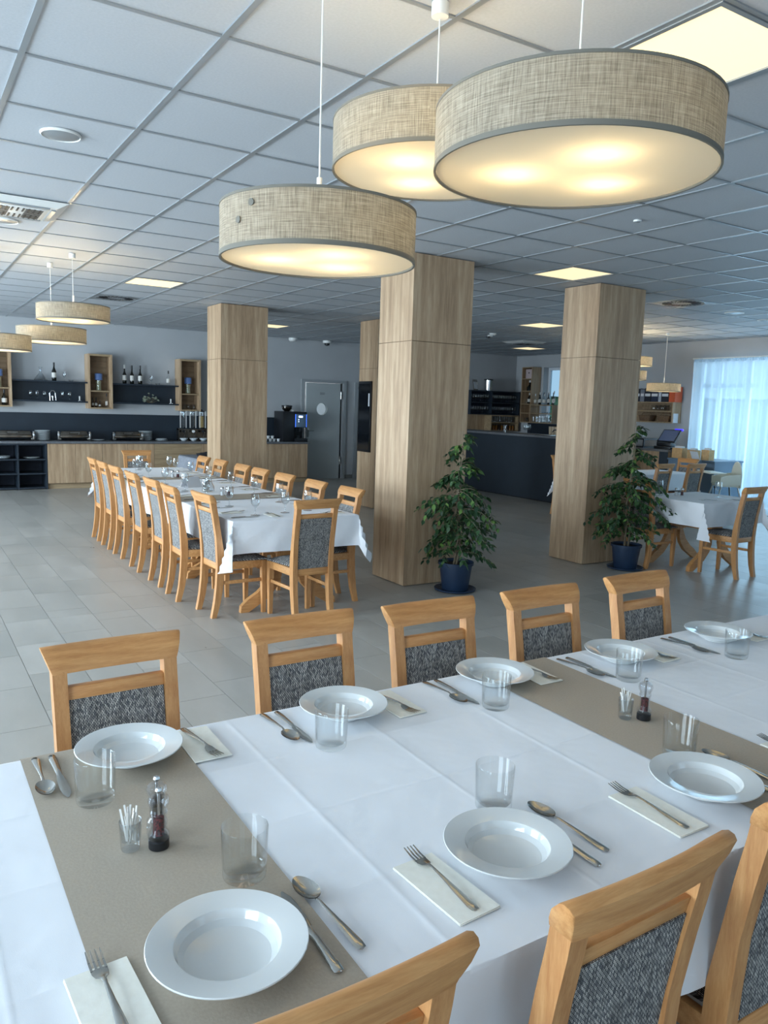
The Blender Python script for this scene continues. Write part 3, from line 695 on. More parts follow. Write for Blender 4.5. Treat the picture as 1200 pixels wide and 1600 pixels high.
def drape(name, label, cat, x0, x1, y0, y1, z, d, m, creases=((), ()), wave=.008, seed=0, flare=.03, group=None, thick=.0012):
    """d = (left, right, near, far) overhangs"""
    xs = axis_coords(x0, x1, d[0], d[1], creases[0]); ys_ = axis_coords(y0, y1, d[2], d[3], creases[1])
    cx, cy = (x0+x1)/2, (y0+y1)/2; mb = MB(); rows = []
    for v in ys_:
        row = []
        for u in xs:
            ex, sx = (x0-u, -1) if u < x0 else (u-x1, 1) if u > x1 else (0, 0)
            ey, sy = (y0-v, -1) if v < y0 else (v-y1, 1) if v > y1 else (0, 0)
            X, Y = min(max(u, x0), x1), min(max(v, y0), y1); Z = z
            if ex or ey:
                e, mn = max(ex, ey), min(ex, ey); Z = z-max(0, e-.004)-.5*mn
                wv = wave*min(1, e/.2)*(math.sin(9*(u+v)+seed)+.6*math.sin(23*(u-v)+2*seed))
                fl_ = min(e, .006)+flare*e+wv
                if ex >= ey: X += sx*(max(fl_, .0035)+.1*mn); Y += sy*.55*mn
                else: Y += sy*(max(fl_, .0035)+.1*mn); X += sx*.55*mn
            else:
                Z += .0012*noise.noise(Vector((u*5+seed, v*5, seed)))+.0008*noise.noise(Vector((u*14+seed, v*3, seed)))
                for c in creases[0]: Z += .0011*math.exp(-((u-c)/.005)**2)
                for c in creases[1]: Z += .0011*math.exp(-((v-c)/.005)**2)
            row.append(Vector((X-cx, Y-cy, Z)))
        rows.append(row)
    mb.grid(rows)
    bmesh.ops.recalc_face_normals(mb.b, faces=mb.b.faces[:]); up = sum(f.normal.z for f in mb.b.faces)
    me = mb.mesh(name, m, True, 75); o = mobj(name, me, None, (cx, cy, 0))
    return tag(o, label, cat, group)
# near table: four tables in a row along X, y .865 - 1.965
TZ = .741; NY0, NY1 = .868, 1.962
seams = [-.96, .40, 1.765, 3.13, 4.3]
tl = ['under the leftmost cloth, left of the taupe runner', 'under the middle white cloth', 'under the cloth right of the second condiments', 'out of frame at the right']
for i in range(4):
    a, b = seams[i], seams[i+1]
    table('beech trestle table of the near row, '+tl[i], a, b, NY0, NY1, 'x', 'tables of the near row', ((-.85, .16), (.50, 1.54), (1.84, 3.0), (3.25, 4.2))[i])
    drape('tablecloth', ['white tablecloth at the left edge of the near table, left of the taupe runner', 'white tablecloth filling the middle of the near table between both runners', 'white tablecloth of the near table to the right of the second taupe runner', 'white tablecloth out of frame at the right end of the near table'][i], 'tablecloth',
          a+.001, b-.001, NY0, NY1, TZ, (.26 if i == 0 else 0, .26 if i == 3 else 0, .26, .26), CLOTH, ((a+.34, a+.68, a+1.02) if i else (.10, -.3), (1.14, 1.415, 1.69)), seed=i*2.1, group='cloths on the near table')
drape('table_runner', 'taupe runner across the near table under the leftmost place settings', 'runner', .218, .580, NY0, NY1, TZ+.0035, (0, 0, .27, .27), RUNNER, ((), ()), seed=0, flare=.06, group='runners on the near table')
drape('table_runner', 'taupe runner across the near table by the second condiments', 'runner', 1.60, 1.935, NY0, NY1, TZ+.0035, (0, 0, .27, .27), RUNNER, ((), ()), seed=4.2, flare=.06, group='runners on the near table')
# long far table along Y
FX0, FX1 = 2.07, 3.13
fs = [5.37, 6.90, 8.45, 9.98]
for i in range(3):
    a, b = fs[i], fs[i+1]
    table('beech trestle table of the long far row, '+['at its near end', 'in its middle', 'at its far end'][i], FX0, FX1, a, b, 'y', 'tables of the far row', ((5.53, 6.83), (6.99, 8.37), (8.62, 9.90))[i])
    drape('tablecloth', 'white tablecloth on the '+['near', 'middle', 'far'][i]+' third of the long far table', 'tablecloth', FX0, FX1, a+.001, b-.001, TZ, (.25, .25, .25 if i == 0 else 0, .25 if i == 2 else 0), CLOTH, ((2.42, 2.78), (a+.38, a+.76, a+1.14)), seed=1.3+i, group='cloths on the far table')
for i, (c_, w_) in enumerate(((6.76, .38), (8.58, .26))):
    drape('table_runner', ['taupe runner across the long far table nearer the camera', 'taupe runner across the far part of the long far table'][i], 'runner', FX0, FX1, c_-w_/2, c_+w_/2, TZ+.0035, (.26, .26, 0, 0), RUNNER, seed=1.3+i, flare=.06, group='runners on the far table')
# right hand tables
def small_table(l1, l2, x0, x1, y0, y1, seed, fo=.25, le=.25, ri=.25):
    table(l1, x0, x1, y0, y1, 'y', 'small right hand tables', (y0+.19, y1-.12))
    drape('tablecloth', l2, 'tablecloth', x0, x1, y0, y1, TZ, (le, ri, .25, fo), CLOTH, (((x0+x1)/2,), ((y0+y1)/2,)), seed=seed, group='cloths on the small right tables')
small_table('beech trestle table right of the right ficus', 'white tablecloth on the small table right of the right ficus', 6.87, 7.87, 4.88, 5.70, 3, .04)
small_table('beech table behind the silhouetted chairs at the right', 'white tablecloth on the second right table behind the silhouetted chairs', 9.2, 10.35, 7.55, 8.25, 5, .25, 0)
small_table('beech table hidden behind the right pillar', 'white tablecloth whose corner peeks out left of the right pillar', 8.13, 9.198, 7.55, 8.25, 1, .25, .25, 0)
chair('beech chair whose crest barely shows at the left edge of the right pillar', 8.92, 8.74, PI, GE)

# ================================================================ tableware (near table)
def lathe_thing(name, label, cat, loc, prof, m, n=40, group=None, rz=0, close=True):
    o = MB().lathe(prof, n=n, close=close).obj(name, m, None, loc, ang=50); o.rotation_euler.z = rz; return tag(o, label, cat, group)
PLATE = [(0, .003), (.045, .003), (.047, 0), (.051, 0), (.053, .005), (.074, .013), (.083, .027), (.088, .030), (.122, .036), (.1255, .0375), (.1262, .0392), (.125, .0405), (.0865, .0345), (.0835, .0335), (.0815, .0305), (.077, .020), (.068, .012), (.052, .0075), (.03, .0063), (0, .006)]
TUMB = [(0, .0), (.037, 0), (.0395, .002), (.0405, .007), (.0435, .0985), (.0428, .1), (.0421, .0985), (.0388, .018), (.035, .013), (0, .011)]
def strip(name_secs, th):
    """flat cutlery: sections (y, half width, z) -> closed bar"""
    m = MB(); R = []
    for y, hw, z, t in name_secs:
        R.append([m.b.verts.new(p) for p in ((-hw, y, z+t*.5), (-hw*.5, y, z+t), (hw*.5, y, z+t), (hw, y, z+t*.5), (hw*.5, y, z), (-hw*.5, y, z))])
    for a, b in zip(R, R[1:]):
        for k in range(6): m.b.faces.new((a[k], a[(k+1) % 6], b[(k+1) % 6], b[k]))
    m.b.faces.new(R[0][::-1]); m.b.faces.new(R[-1]); return m
# each lies along Y, tip at +Y, origin at the middle, on z=0
HANDLE = [(-.105, .003, .0, .003), (-.103, .008, 0, .0035), (-.09, .0095, .0005, .004), (-.05, .0075, .003, .004), (-.01, .0045, .006, .004), (.025, .003, .008, .0035)]
def fork_mesh():
    m = strip(HANDLE+[(.038, .004, .0075, .003), (.046, .010, .005, .002), (.058, .0125, .003, .0016), (.068, .0125, .003, .0016)], .003)
    for k in range(4):
        x = -.0108+.0072*k
        for (ya, za), (yb_, zb_) in (((.066, .003), (.085, .004)), ((.085, .004), (.108, .0085))):
            w1 = .0019 if ya < .08 else .0017; w2 = .0017 if ya < .08 else .0008
            m.hexa([(x-w1, ya, za), (x+w1, ya, za), (x+w2, yb_, zb_), (x-w2, yb_, zb_), (x-w1, ya, za+.0016), (x+w1, ya, za+.0016), (x+w2, yb_, zb_+.0013), (x-w2, yb_, zb_+.0013)])
    return m.mesh('fork', STEEL, True, 50)
def spoon_mesh():
    m = strip([(y*1.0-.003, *r) for y, *r in HANDLE]+[(.036, .0035, .006, .003)], .003)
    n, k = 24, 6; c = .073; R = []
    for up in (0, 1):
        rows = []
        for i in range(k+1):
            r = i/k; rows.append([Vector((r*.0205*math.cos(2*PI*j/n)*(1-.12*math.sin(2*PI*j/n)), c+r*.037*math.sin(2*PI*j/n), .0015*up+.0085*r*r)) for j in range(n+1)])
        m.grid(rows)
    bmesh.ops.remove_doubles(m.b, verts=m.b.verts[:], dist=.00005)
    return m.mesh('spoon', STEEL, True, 70)
def knife_mesh():
    m = strip([(-.115, .004, 0, .005), (-.112, .0085, 0, .006), (-.09, .0095, 0, .0065), (-.03, .0075, .0005, .0065), (.0, .006, .001, .0055), (.006, .008, .001, .003), (.03, .0105, .001, .0015), (.07, .0108, .001, .0013), (.095, .0085, .001, .0012), (.113, .002, .001, .001)], .003)
    return m.mesh('knife', STEEL, True, 50)
FORK, SPOON, KNIFE = fork_mesh(), spoon_mesh(), knife_mesh()
NAP = MB().box(-.0475, .0475, -.0985, .0985, 0, .0016, .0004, 1).box(-.0465, .0475, -.0975, .0985, .0018, .0034, .0004, 1).mesh('napkin', NAPKIN)
plate0 = MB().lathe(PLATE, n=64, close=True).mesh('soup_plate', PORC, True, 24); tumb0 = MB().lathe(TUMB, n=48, close=True).mesh('water_glass', GLASS, True, 50)
# rests of cutlery and glass go with the runner/cloth heights
def base(x, y):
    return TZ+.0052 if (.218 < x < .58 or 1.60 < x < 1.935) else TZ+.0019
def put(name, me, label, cat, x, y, rz, group, z=None, dz=0):
    o = mobj(name, me, None, (x, y, (base(x, y) if z is None else z)+dz), (0, 0, rz)); return tag(o, label, cat, group)
FAR = [(.437, 1.862, 'leftmost far-side'), (1.035, 1.868, 'second far-side'), (1.595, 1.873, 'third far-side'), (2.155, 1.845, 'fourth far-side'), (2.715, 1.845, 'rightmost far-side')]
NEAR = [(.398, 1.078, 'bottom left near-side'), (.975, 1.083, 'middle near-side'), (1.565, 1.065, 'right near-side'), (2.15, 1.07, 'out-of-frame near-side')]
# cutlery: (x, y, angle) of middle per setting, from the photograph
setting = {}
for side, LST in (('f', FAR), ('n', NEAR)):
    for i, (x, y, w_) in enumerate(LST):
        x += .0; s = 1 if side == 'n' else -1; g_ = 'near table place settings'; r = 0 if s > 0 else PI
        def at_(dx, dy): return x+s*dx, y+s*dy
        j = lambda a: rnd.uniform(-a, a)
        zt = max(base(x-.1, y), base(x+.1, y))
        put('soup_plate', plate0, 'white deep soup plate, %s setting of the near table' % w_, 'plate', x+(.007 if s > 0 else .010), y-(.015 if s > 0 else .022), j(3), 'soup plates', z=zt)
        a = {'f': [(-.19, .02), (-.185, .02), (-.175, .02), (-.175, .02), (-.175, .02)], 'n': [(-.17, -.03), (-.155, -.03), (-.165, -.02), (-.17, -.03)]}[side][i]
        nx, ny = at_(*a); nz = max(base(nx-.05, ny), base(nx+.05, ny))
        put('napkin', NAP, 'folded white paper napkin under the fork, %s setting' % w_, 'napkin', nx, ny, r+j(.06), 'napkins', z=nz)
        fx, fy = nx+j(.008), ny+s*(.02 if side == 'n' else .0)
        put('fork', FORK, 'steel fork lying on the napkin, %s setting' % w_, 'fork', fx, fy, r+{'n': .02, 'f': .12}[side]+j(.04), 'forks', z=nz+.0037)
        kx, ky = at_(.15, -.01 if side == 'n' else .035); 
        if side == 'f': kx, ky = x-.152, y-.035
        put('knife', KNIFE, 'steel knife beside the soup plate, %s setting' % w_, 'knife', kx, ky, r+j(.03), 'knives', z=max(base(kx-.01, ky), base(kx+.01, ky)))
        sx_, sy_ = at_(.197, .012)
        if side == 'f': sx_, sy_ = x-.19, y-.02
        put('spoon', SPOON, 'steel soup spoon outside the knife, %s setting' % w_, 'spoon', sx_, sy_, r+(.06 if side == 'n' else 0)+j(.04), 'spoons', z=max(base(sx_-.02, sy_), base(sx_+.02, sy_)))
        cx_, cy_ = {'n': [(.512, 1.262), (1.09, 1.238), (1.682, 1.205), (2.27, 1.21)], 'f': [(.333, 1.675), (.918, 1.682), (1.475, 1.69), (2.03, 1.67), (2.59, 1.65)]}[side][i]
        put('water_glass', tumb0, 'clear straight water glass, %s setting' % w_, 'glass', cx_, cy_, 0, 'water glasses', z=max(base(cx_-.04, cy_), base(cx_+.04, cy_)))
# condiments
def mill(label, x, y, fill, base_m, s=1):
    t = thing('pepper_mill' if fill is PEPPER else 'salt_mill', label, 'mill', (x, y, TZ+.0052))
    MB().lathe([(0, 0), (.0195*s, 0), (.020*s, .002), (.020*s, .016), (.0185*s, .0175), (0, .0175)], n=32, close=True).obj('base', base_m, t)
    MB().lathe([(.0185, .0178), (.0205, .022), (.020, .030), (.0145, .036), (.0135, .045), (.0145, .068), (.0165, .070), (.0158, .072), (.012, .070), (.0115, .045), (.012, .034), (.017, .024), (.0165, .0185)], n=32, close=True).obj('grinder_body', ACRY, t)
    MB().lathe([(0, .026), (.0105, .026), (.0105, .062 if fill is PEPPER else .05), (0, .064 if fill is PEPPER else .052)], n=20).obj('filling', fill, t)
    MB().lathe([(.0155, .0725), (.017, .074), (.0145, .080), (.0185, .088), (.0205, .096), (.0185, .104), (.010, .110), (.0, .111), (0, .108), (.009, .1065), (.0165, .102), (.0175, .096), (.0155, .0885), (.012, .080), (.013, .0735)], n=32, close=True).obj('cap', ACRY, t)
    MB().cyl((0, 0, .064), (0, 0, .1115), .0028, n=10).lathe([(0, .1115), (.005, .113), (.0068, .1175), (.005, .122), (0, .1235)], n=16).obj('chrome_knob', CHROME, t)
    return t
mill('clear acrylic pepper mill with black base by the toothpicks on the left runner', .402, 1.433, PEPPER, BLACKP)
mill('clear acrylic salt mill just behind the pepper mill on the left runner', .412, 1.482, SALT, ACRY)
mill('clear acrylic pepper mill with black base by the toothpicks on the right runner', 1.796, 1.412, PEPPER, BLACKP)
TOOTH = noisy('toothpick_paper', (206, 200, 188), (236, 236, 236), ns=9, rough=.7)
def tooth(label, x, y, sd):
    r = random.Random(sd); t = thing('toothpick_glass', label, 'glass', (x, y, TZ+.0052))
    MB().lathe([(0, 0), (.0175, 0), (.0185, .003), (.0215, .058), (.021, .0595), (.020, .058), (.0168, .018), (0, .015)], n=32, close=True).obj('shot_glass', GLASSF, t)
    for k in range(14):
        a = r.uniform(0, 2*PI); b0 = r.uniform(0, .010); b1 = r.uniform(.008, .024); a2 = a+r.uniform(-.6, .6)
        p0 = Vector((b0*math.cos(a), b0*math.sin(a), .0195)); p1 = Vector((b1*math.cos(a2), b1*math.sin(a2), r.uniform(.068, .088)))
        # keep inside the rim at glass height
        k_ = (.058-.0195)/(p1.z-.0195); q = p0.lerp(p1, k_); R = math.hypot(q.x, q.y)
        if R > .016: p1 = Vector((p1.x*.016/R, p1.y*.016/R, p1.z))
        d = p1-p0; M = d.to_track_quat('Z', 'Y').to_matrix().to_4x4(); M.translation = p0
        MB().box(-.0019, .0019, -.0006, .0006, 0, d.length, M=M @ Matrix.Rotation(r.uniform(0, 3), 4, 'Z')).obj('wrapped_toothpick', TOOTH, t, smooth=False)
tooth('small shot glass of wrapped toothpicks on the left runner', .352, 1.452, 3); tooth('small shot glass of wrapped toothpicks on the right runner', 1.752, 1.442, 8)

# ================================================================ tableware on the far tables
GOB = [(0, .002), (.032, .0), (.033, .002), (.010, .006), (.0042, .014), (.0038, .055), (.007, .064), (.022, .078), (.030, .098), (.0315, .120), (.029, .150), (.0275, .168), (.0265, .168), (.028, .150), (.0305, .120), (.029, .099), (.020, .080), (0, .070)]
gob0 = MB().lathe([(r*1.12, z*1.0) for r, z in GOB], n=28, close=True).mesh('goblet', GLASSF, True, 60)
NAPS = MB().box(-.045, .045, -.085, .085, 0, .003).mesh('napkin', NAPKIN, False)
FZ = TZ+.0019
def fz(y): return TZ+.0052 if (6.57 < y < 6.95 or 8.45 < y < 8.71) else FZ
for L, X, s in (('left', 2.10, 1), ('right', 3.10, -1)):
    for i, y in enumerate([5.66, 6.22, 6.80, 7.40, 8.06, 8.68, 9.24]):
        w_ = ['nearest', 'second nearest', 'third nearest', 'middle', 'third farthest', 'second farthest', 'farthest'][i]
        z = fz(y-.13) if fz(y-.13) > fz(y+.13) else fz(y+.13); z = max(z, fz(y), fz(y-.2), fz(y+.2)); X_ = X+s*.11; rz = -PI/2*s
        put('napkin', NAPS, 'folded napkin at the %s %s setting of the long far table' % (w_, L), 'napkin', X_, y+s*.13, rz, 'napkins on the far table', z=z)
        put('fork', FORK, 'fork at the %s %s setting of the long far table' % (w_, L), 'fork', X_+s*.02, y+s*.135, rz+.15, 'forks on the far table', z=z+.0032)
        put('knife', KNIFE, 'knife at the %s %s setting of the long far table' % (w_, L), 'knife', X_+s*.02, y-s*.13, rz, 'knives on the far table', z=z)
        gx = X+s*(.25 if L == 'right' else .24); gy = y-s*.06
        put('wine_glass', gob0, 'stemmed glass at the %s %s setting of the long far table' % (w_, L), 'glass', gx, gy, 0, 'stemmed glasses on the far table', z=max(fz(gy), fz(gy-.03), fz(gy+.03)))
for x, y, L in ((2.62, 5.66, 'beside the near end napkin'), (2.56, 9.80, 'at the far end, left one'), (2.50, 9.66, 'at the far end, by the end chair'), (2.86, 9.60, 'at the far right end')):
    put('wine_glass', gob0, 'stemmed glass %s on the long far table' % L, 'glass', x, y, 0, 'stemmed glasses on the far table', z=FZ)
put('napkin', NAPS, 'folded napkin at the near end of the long far table', 'napkin', 2.47, 5.56, 0, 'napkins on the far table', z=FZ); put('fork', FORK, 'fork on the near end napkin of the long far table', 'fork', 2.47, 5.56, .1, 'forks on the far table', z=FZ+.0032)
lathe_thing('carafe', 'wide bottomed glass carafe in the middle of the long far table', 'carafe', (2.53, 7.22, FZ), [(0, 0), (.055, 0), (.062, .01), (.055, .05), (.032, .10), (.026, .15), (.030, .165), (.0285, .165), (.0245, .15), (.030, .10), (.053, .05), (.059, .012), (0, .004)], GLASSF, 32)
mc = MB().hexa([(-.10, -.055, 0), (.10, -.055, 0), (.10, -.052, 0), (-.10, -.052, 0), (-.10, -.0015, .10), (.10, -.0015, .10), (.10, .0, .10), (-.10, .0, .10)]).hexa([(-.10, .052, 0), (.10, .052, 0), (.10, .055, 0), (-.10, .055, 0), (-.10, .0, .10), (.10, .0, .10), (.10, .0015, .10), (-.10, .0015, .10)]).obj('tent_card', PAPER, None, (2.52, 7.70, FZ), smooth=False)
mc.rotation_euler.z = .5; tag(mc, 'folded white tent card standing on the long far table', 'card')
def shaker(label, x, y, z=FZ, m=SALT):
    t = thing('shaker', label, 'shaker', (x, y, z))
    MB().lathe([(0, 0), (.019, 0), (.02, .003), (.016, .06), (.016, .065), (0, .065)], n=20, close=True).obj('glass_body', GLASSF, t); MB().lathe([(0, .004), (.0155, .004), (.014, .04), (0, .04)], n=16).obj('filling', m, t)
    MB().lathe([(.0165, .0655), (.0165, .075), (.010, .083), (0, .084)], n=20).obj('steel_top', CHROME, t)
shaker('left glass shaker on the far runner of the long table', 2.60, 8.60, fz(8.6)); shaker('right glass shaker on the far runner of the long table', 2.66, 8.60, fz(8.6), PEPPER)
shaker('glass shaker on the near runner of the long table, left one', 2.53, 6.84, fz(6.8)); shaker('glass shaker on the near runner of the long table, right one', 2.59, 6.84, fz(6.8), PEPPER)
# right table
shaker('left glass shaker on the small table right of the ficus', 7.24, 5.50); shaker('right glass shaker on the small table right of the ficus', 7.30, 5.47, FZ, PEPPER)
RG = 'tableware on the small right table'
put('wine_glass', gob0, 'stemmed glass in front of the curtain on the small right table', 'glass', 7.58, 5.22, 0, RG, z=FZ); put('wine_glass', gob0, 'stemmed glass next to the ficus on the small right table', 'glass', 7.02, 5.55, 0, RG, z=FZ)
put('fork', FORK, 'fork near the front corner of the small right table', 'fork', 7.18, 5.05, 1.2, RG, z=FZ); put('knife', KNIFE, 'knife near the right chair on the small right table', 'knife', 7.52, 5.0, .2, RG, z=FZ); put('knife', KNIFE, 'knife by the ficus on the small right table', 'knife', 7.13, 5.72, .9, RG, z=FZ)
# ================================================================ sheer curtain
def curtain(label, y0, y1, seed):
    t = thing('sheer_curtain', label, 'curtain', (12.06, (y0+y1)/2, 0), 0, 'sheer curtains'); L = (y1-y0)/2
    m = MB(); n = int((y1-y0)/.018); zz = [.03, .5, 1.0, 1.6, 2.2, 2.50, 2.585]
    rows = []
    for z in zz:
        k = 1 if z < 2.4 else .45
        rows.append([Vector((k*(.030*math.sin(2*PI*(i*.018)/.165+1.3*math.sin(i*.031+seed)+.3*z*math.sin(i*.11))+.012*math.sin(i*.43+seed)), -L+i*(2*L)/n, z)) for i in range(n+1)])
    m.grid(rows).obj('curtain_panel', SHEER, t, ang=80)
    m = MB(); k = int((y1-y0)/.03)
    for i in range(k): m.box(-.014, .014, -L+.03*i+.004, -L+.03*i+.018, 2.55, 2.60)
    tag(m.obj('gathered_heading', SHEER, t, smooth=False), kind='stuff')
    MB().box(-.03, .03, -L, L, 2.60, 2.62).obj('track', WHITE, t, smooth=False)
curtain('long white sheer curtain over the bright window at the right edge', 5.2, 9.02, 2.0)
curtain('white sheer curtain farther right, out of frame', .3, 4.1, 5.0)

# ================================================================ buffet counter at the back wall
BY = 14.45
def cab(name, label, x0, x1, y0=BY, y1=14.98, z1=.79):
    return thing(name, label, 'cabinet', ((x0+x1)/2, y0, 0), 0, 'buffet base cabinets')
def door_cab(label, x0, x1, xs, handle=True):
    t = cab('base_cabinet', label, x0, x1); c = (x0+x1)/2
    MB().box(x0-c, x1-c, .02, .53, .09, .79).obj('carcass', OAK_D, t, smooth=False); MB().box(x0-c, x1-c, .05, .07, 0, .09).obj('plinth', OAK_H, t, smooth=False)
    for a, b in zip(xs, xs[1:]): MB().box(a-c+.002, b-c-.002, 0, .018, .10, .785, .001, 1).obj('door', OAK_V, t, smooth=False)
def drawer_cab(label, x0, x1):
    t = cab('base_cabinet', label, x0, x1); c = (x0+x1)/2
    MB().box(x0-c, x1-c, .02, .53, .09, .79).obj('carcass', OAK_D, t, smooth=False); MB().box(x0-c, x1-c, .05, .07, 0, .09).obj('plinth', OAK_H, t, smooth=False)
    for a, b in ((.10, .398), (.402, .596), (.60, .785)): MB().box(x0-c+.002, x1-c-.002, 0, .018, a, b, .001, 1).obj('drawer', OAK_H, t, smooth=False)
def open_cab(label, x0, x1, ncol, zs):
    t = cab('open_shelf_unit', label, x0, x1); c = (x0+x1)/2; xs = [x0+(x1-x0)*i/ncol for i in range(ncol+1)]
    MB().box(x0-c, x1-c, .51, .53, 0, .79).obj('back_panel', DARKIN, t, smooth=False)
    for i, x in enumerate(xs): 
        a = x-c-.012+(0.012 if i == 0 else -.012 if i == ncol else 0); MB().box(a, a+.024, 0, .51, 0, .79).obj('upright', NAVY, t, smooth=False)
    for z in zs:
        for a, b in zip(xs, xs[1:]): MB().box(a-c+.0125+(.012 if a == x0 else 0), b-c-.0125-(.012 if b == x1 else 0), .004, .51, z-.011, z+.011).obj('shelf', NAVY, t, smooth=False)
    return t
open_cab('dark blue open shelf unit of six cubbies at the left edge under the buffet worktop', 1.27, 2.19, 2, (.025, .27, .515, .775))
open_cab('dark blue open shelf unit out of frame at the left of the buffet', -.6, 1.265, 4, (.025, .27, .515, .775))
door_cab('oak cabinet with two doors right beside the dark open shelves', 2.195, 3.11, (2.195, 2.65, 3.11)); door_cab('oak cabinet with two doors behind the far end chair', 3.112, 4.03, (3.112, 3.55, 4.03))
drawer_cab('oak cabinet with three wide drawers under the cereal dispensers', 4.032, 4.93); door_cab('oak cabinet behind the far left pillar', 4.932, 5.84, (4.932, 5.38, 5.84)); door_cab('oak cabinet with two doors under the coffee machine, at the counter end', 5.842, 7.18, (5.842, 6.29, 6.74, 7.18))
tag(MB().box(-.62, 7.21, BY-.03, 14.985, .791, .83, .003).obj('worktop', SLAB, smooth=False), 'long grey stone worktop of the back buffet counter', 'worktop')
tag(MB().box(-.6, 6.75, 14.965, 14.995, .83, 1.305).obj('splashback', NAVY, smooth=False), 'long dark navy splashback panel above the buffet worktop', 'splashback')
WZ = .83
def shallow_dish(label, x, z, y=14.7, r=.115, group='plates at the buffet'):
    return lathe_thing('plate', label, 'plate', (x, y, z), [(0, 0), (r*.6, 0), (r, .018), (r, .021), (r*.6, .005), (0, .005)], BOWLW, 28, group)
for i in range(3): shallow_dish('white plate in a low stack in the top left cubby, %s' % ['at its bottom', 'in its middle', 'on top'][i], 1.50, .527+i*.012, 14.62, .13)
shallow_dish('single white plate in the top right cubby of the dark shelves', 1.96, .527, 14.62, .13)
def stack(x, n, y, label, dz=.0155):
    for i in range(n): shallow_dish('grey plate %s of the tall stack %s' % ('on top' if i == n-1 else 'at the bottom' if i == 0 else ORD[n-1-i]+' from the top', label), x, WZ+.001+i*dz, y, .125, 'stacked plates '+label)
stack(2.16, 11, 14.72, 'left of the middle chafing dish'); stack(3.95, 11, 14.76, 'right of the right chafing dish')
shallow_dish('flat white plate between the middle and right chafing dishes', 3.08, WZ+.001, 14.68); shallow_dish('flat pale dish right of the tall plate stack on the buffet', 4.23, WZ+.001, 14.68)
shallow_dish('second flat pale dish, on top of the one right of the tall plate stack', 4.23, WZ+.0225, 14.68, .1)
def chafing(label, x0, x1):
    t = thing('chafing_dish', label, 'chafing dish', ((x0+x1)/2, 14.70, WZ+.001), 0, 'chafing dishes'); h = (x1-x0)/2
    MB().box(-h+.03, h-.03, -.15, .15, .05, .10, .008).obj('water_pan', CHAF, t); MB().box(-h+.0, h-.0, -.17, .17, .0, .012, .003).obj('tray', BLACKP, t)
    MB().lathe([(0, 0), (1, 0), (1, .001)], n=4).b.free()
    m = MB(); 
    m.hexa([(-h+.02, -.16, .102), (h-.02, -.16, .102), (h-.02, .16, .102), (-h+.02, .16, .102), (-h+.05, -.12, .172), (h-.05, -.12, .172), (h-.05, .12, .172), (-h+.05, .12, .172)], .012).obj('lid', CHAF, t)
    for s in (-1, 1):
        MB().box(s*h-.016, s*h+.016, -.165, -.13, .012, .165, .005).obj('corner_bracket', CHROME, t)
        MB().box(s*(h-.03)-.012, s*(h-.03)+.012, -.14, .14, .012, .05, .003).obj('leg', STEEL, t)
    MB().tube([(-.08, -.145, .14), (-.08, -.19, .15), (.08, -.19, .15), (.08, -.145, .14)], .006).obj('handle', CHROME, t)
chafing('steel roll chafing dish at the left edge of the buffet', 1.33, 2.0); chafing('steel chafing dish in the middle of the buffet, over the first oak cabinet', 2.40, 2.92); chafing('steel chafing dish at the right, next to the tall plate stack', 3.33, 3.84)
# cereal dispensers with bowls
t = thing('cereal_stand', 'grey stand holding the three cereal dispensers', 'stand', (4.85, 14.78, WZ+.001), 0)
MB().box(-.28, .28, -.06, .06, 0, .015, .003).box(-.28, -.26, -.06, .06, .015, .24).box(.26, .28, -.06, .06, .015, .24).box(-.28, .28, -.07, .06, .205, .225).obj('frame', CHAF, t, smooth=False); MB().box(-.26, .26, .03, .04, .015, .205).obj('back_plate', CHAF, t, smooth=False)
for k, (x, fill) in enumerate(((4.66, None), (4.85, None), (5.04, CEREAL))):
    t = thing('cereal_dispenser', ['empty clear cereal dispenser, left of the three', 'clear cereal dispenser with white knob, middle of the three', 'clear cereal dispenser half full of golden flakes, right of the three'][k], 'dispenser', (x, 14.78, WZ+.228), 0, 'cereal dispensers')
    MB().lathe([(.045, .0), (.06, .03), (.062, .33), (.058, .33), (.056, .03), (.041, 0)], n=24, close=True).obj('tube', GLASSF, t)
    for a in (-.056, .056): MB().box(a-.006, a+.006, -.066, -.06, .02, .34).obj('guide_rail', WHITE, t, smooth=False)
    MB().lathe([(0, .331), (.065, .331), (.065, .345), (.02, .355), (.016, .375), (0, .378)], n=24).obj('lid', BLACKP, t)
    MB().cyl((0, -.071, -.045), (0, -.10, -.045), .026, n=20).obj('knob', WHITE if k == 1 else BLACKP, t)
    if fill: MB().lathe([(0, .02), (.054, .032), (.054, .24), (0, .25)], n=20).obj('flakes', fill, t)
    b = lathe_thing('bowl', 'white bowl under the %s cereal dispenser' % ['left', 'middle', 'right'][k], 'bowl', (x-.02, 14.62, WZ+.001), [(0, 0), (.035, 0), (.078, .05), (.078, .054), (.032, .006), (0, .006)], BOWLW, 28, 'cereal bowls')
    sp = mobj('spoon', SPOON, None, (x-.02, 14.60, WZ+.085)); sp.rotation_euler = (-1.15, .1, 0); tag(sp, 'white spoon standing in the %s cereal bowl' % ['left', 'middle', 'right'][k], 'spoon', 'spoons in the cereal bowls')
tag(MB().box(5.15, 5.28, 14.68, 14.8, WZ+.001, WZ+.14, .004).obj('wooden_box', OAK_H, smooth=False), 'small wooden box on the buffet beside the far left pillar', 'box')
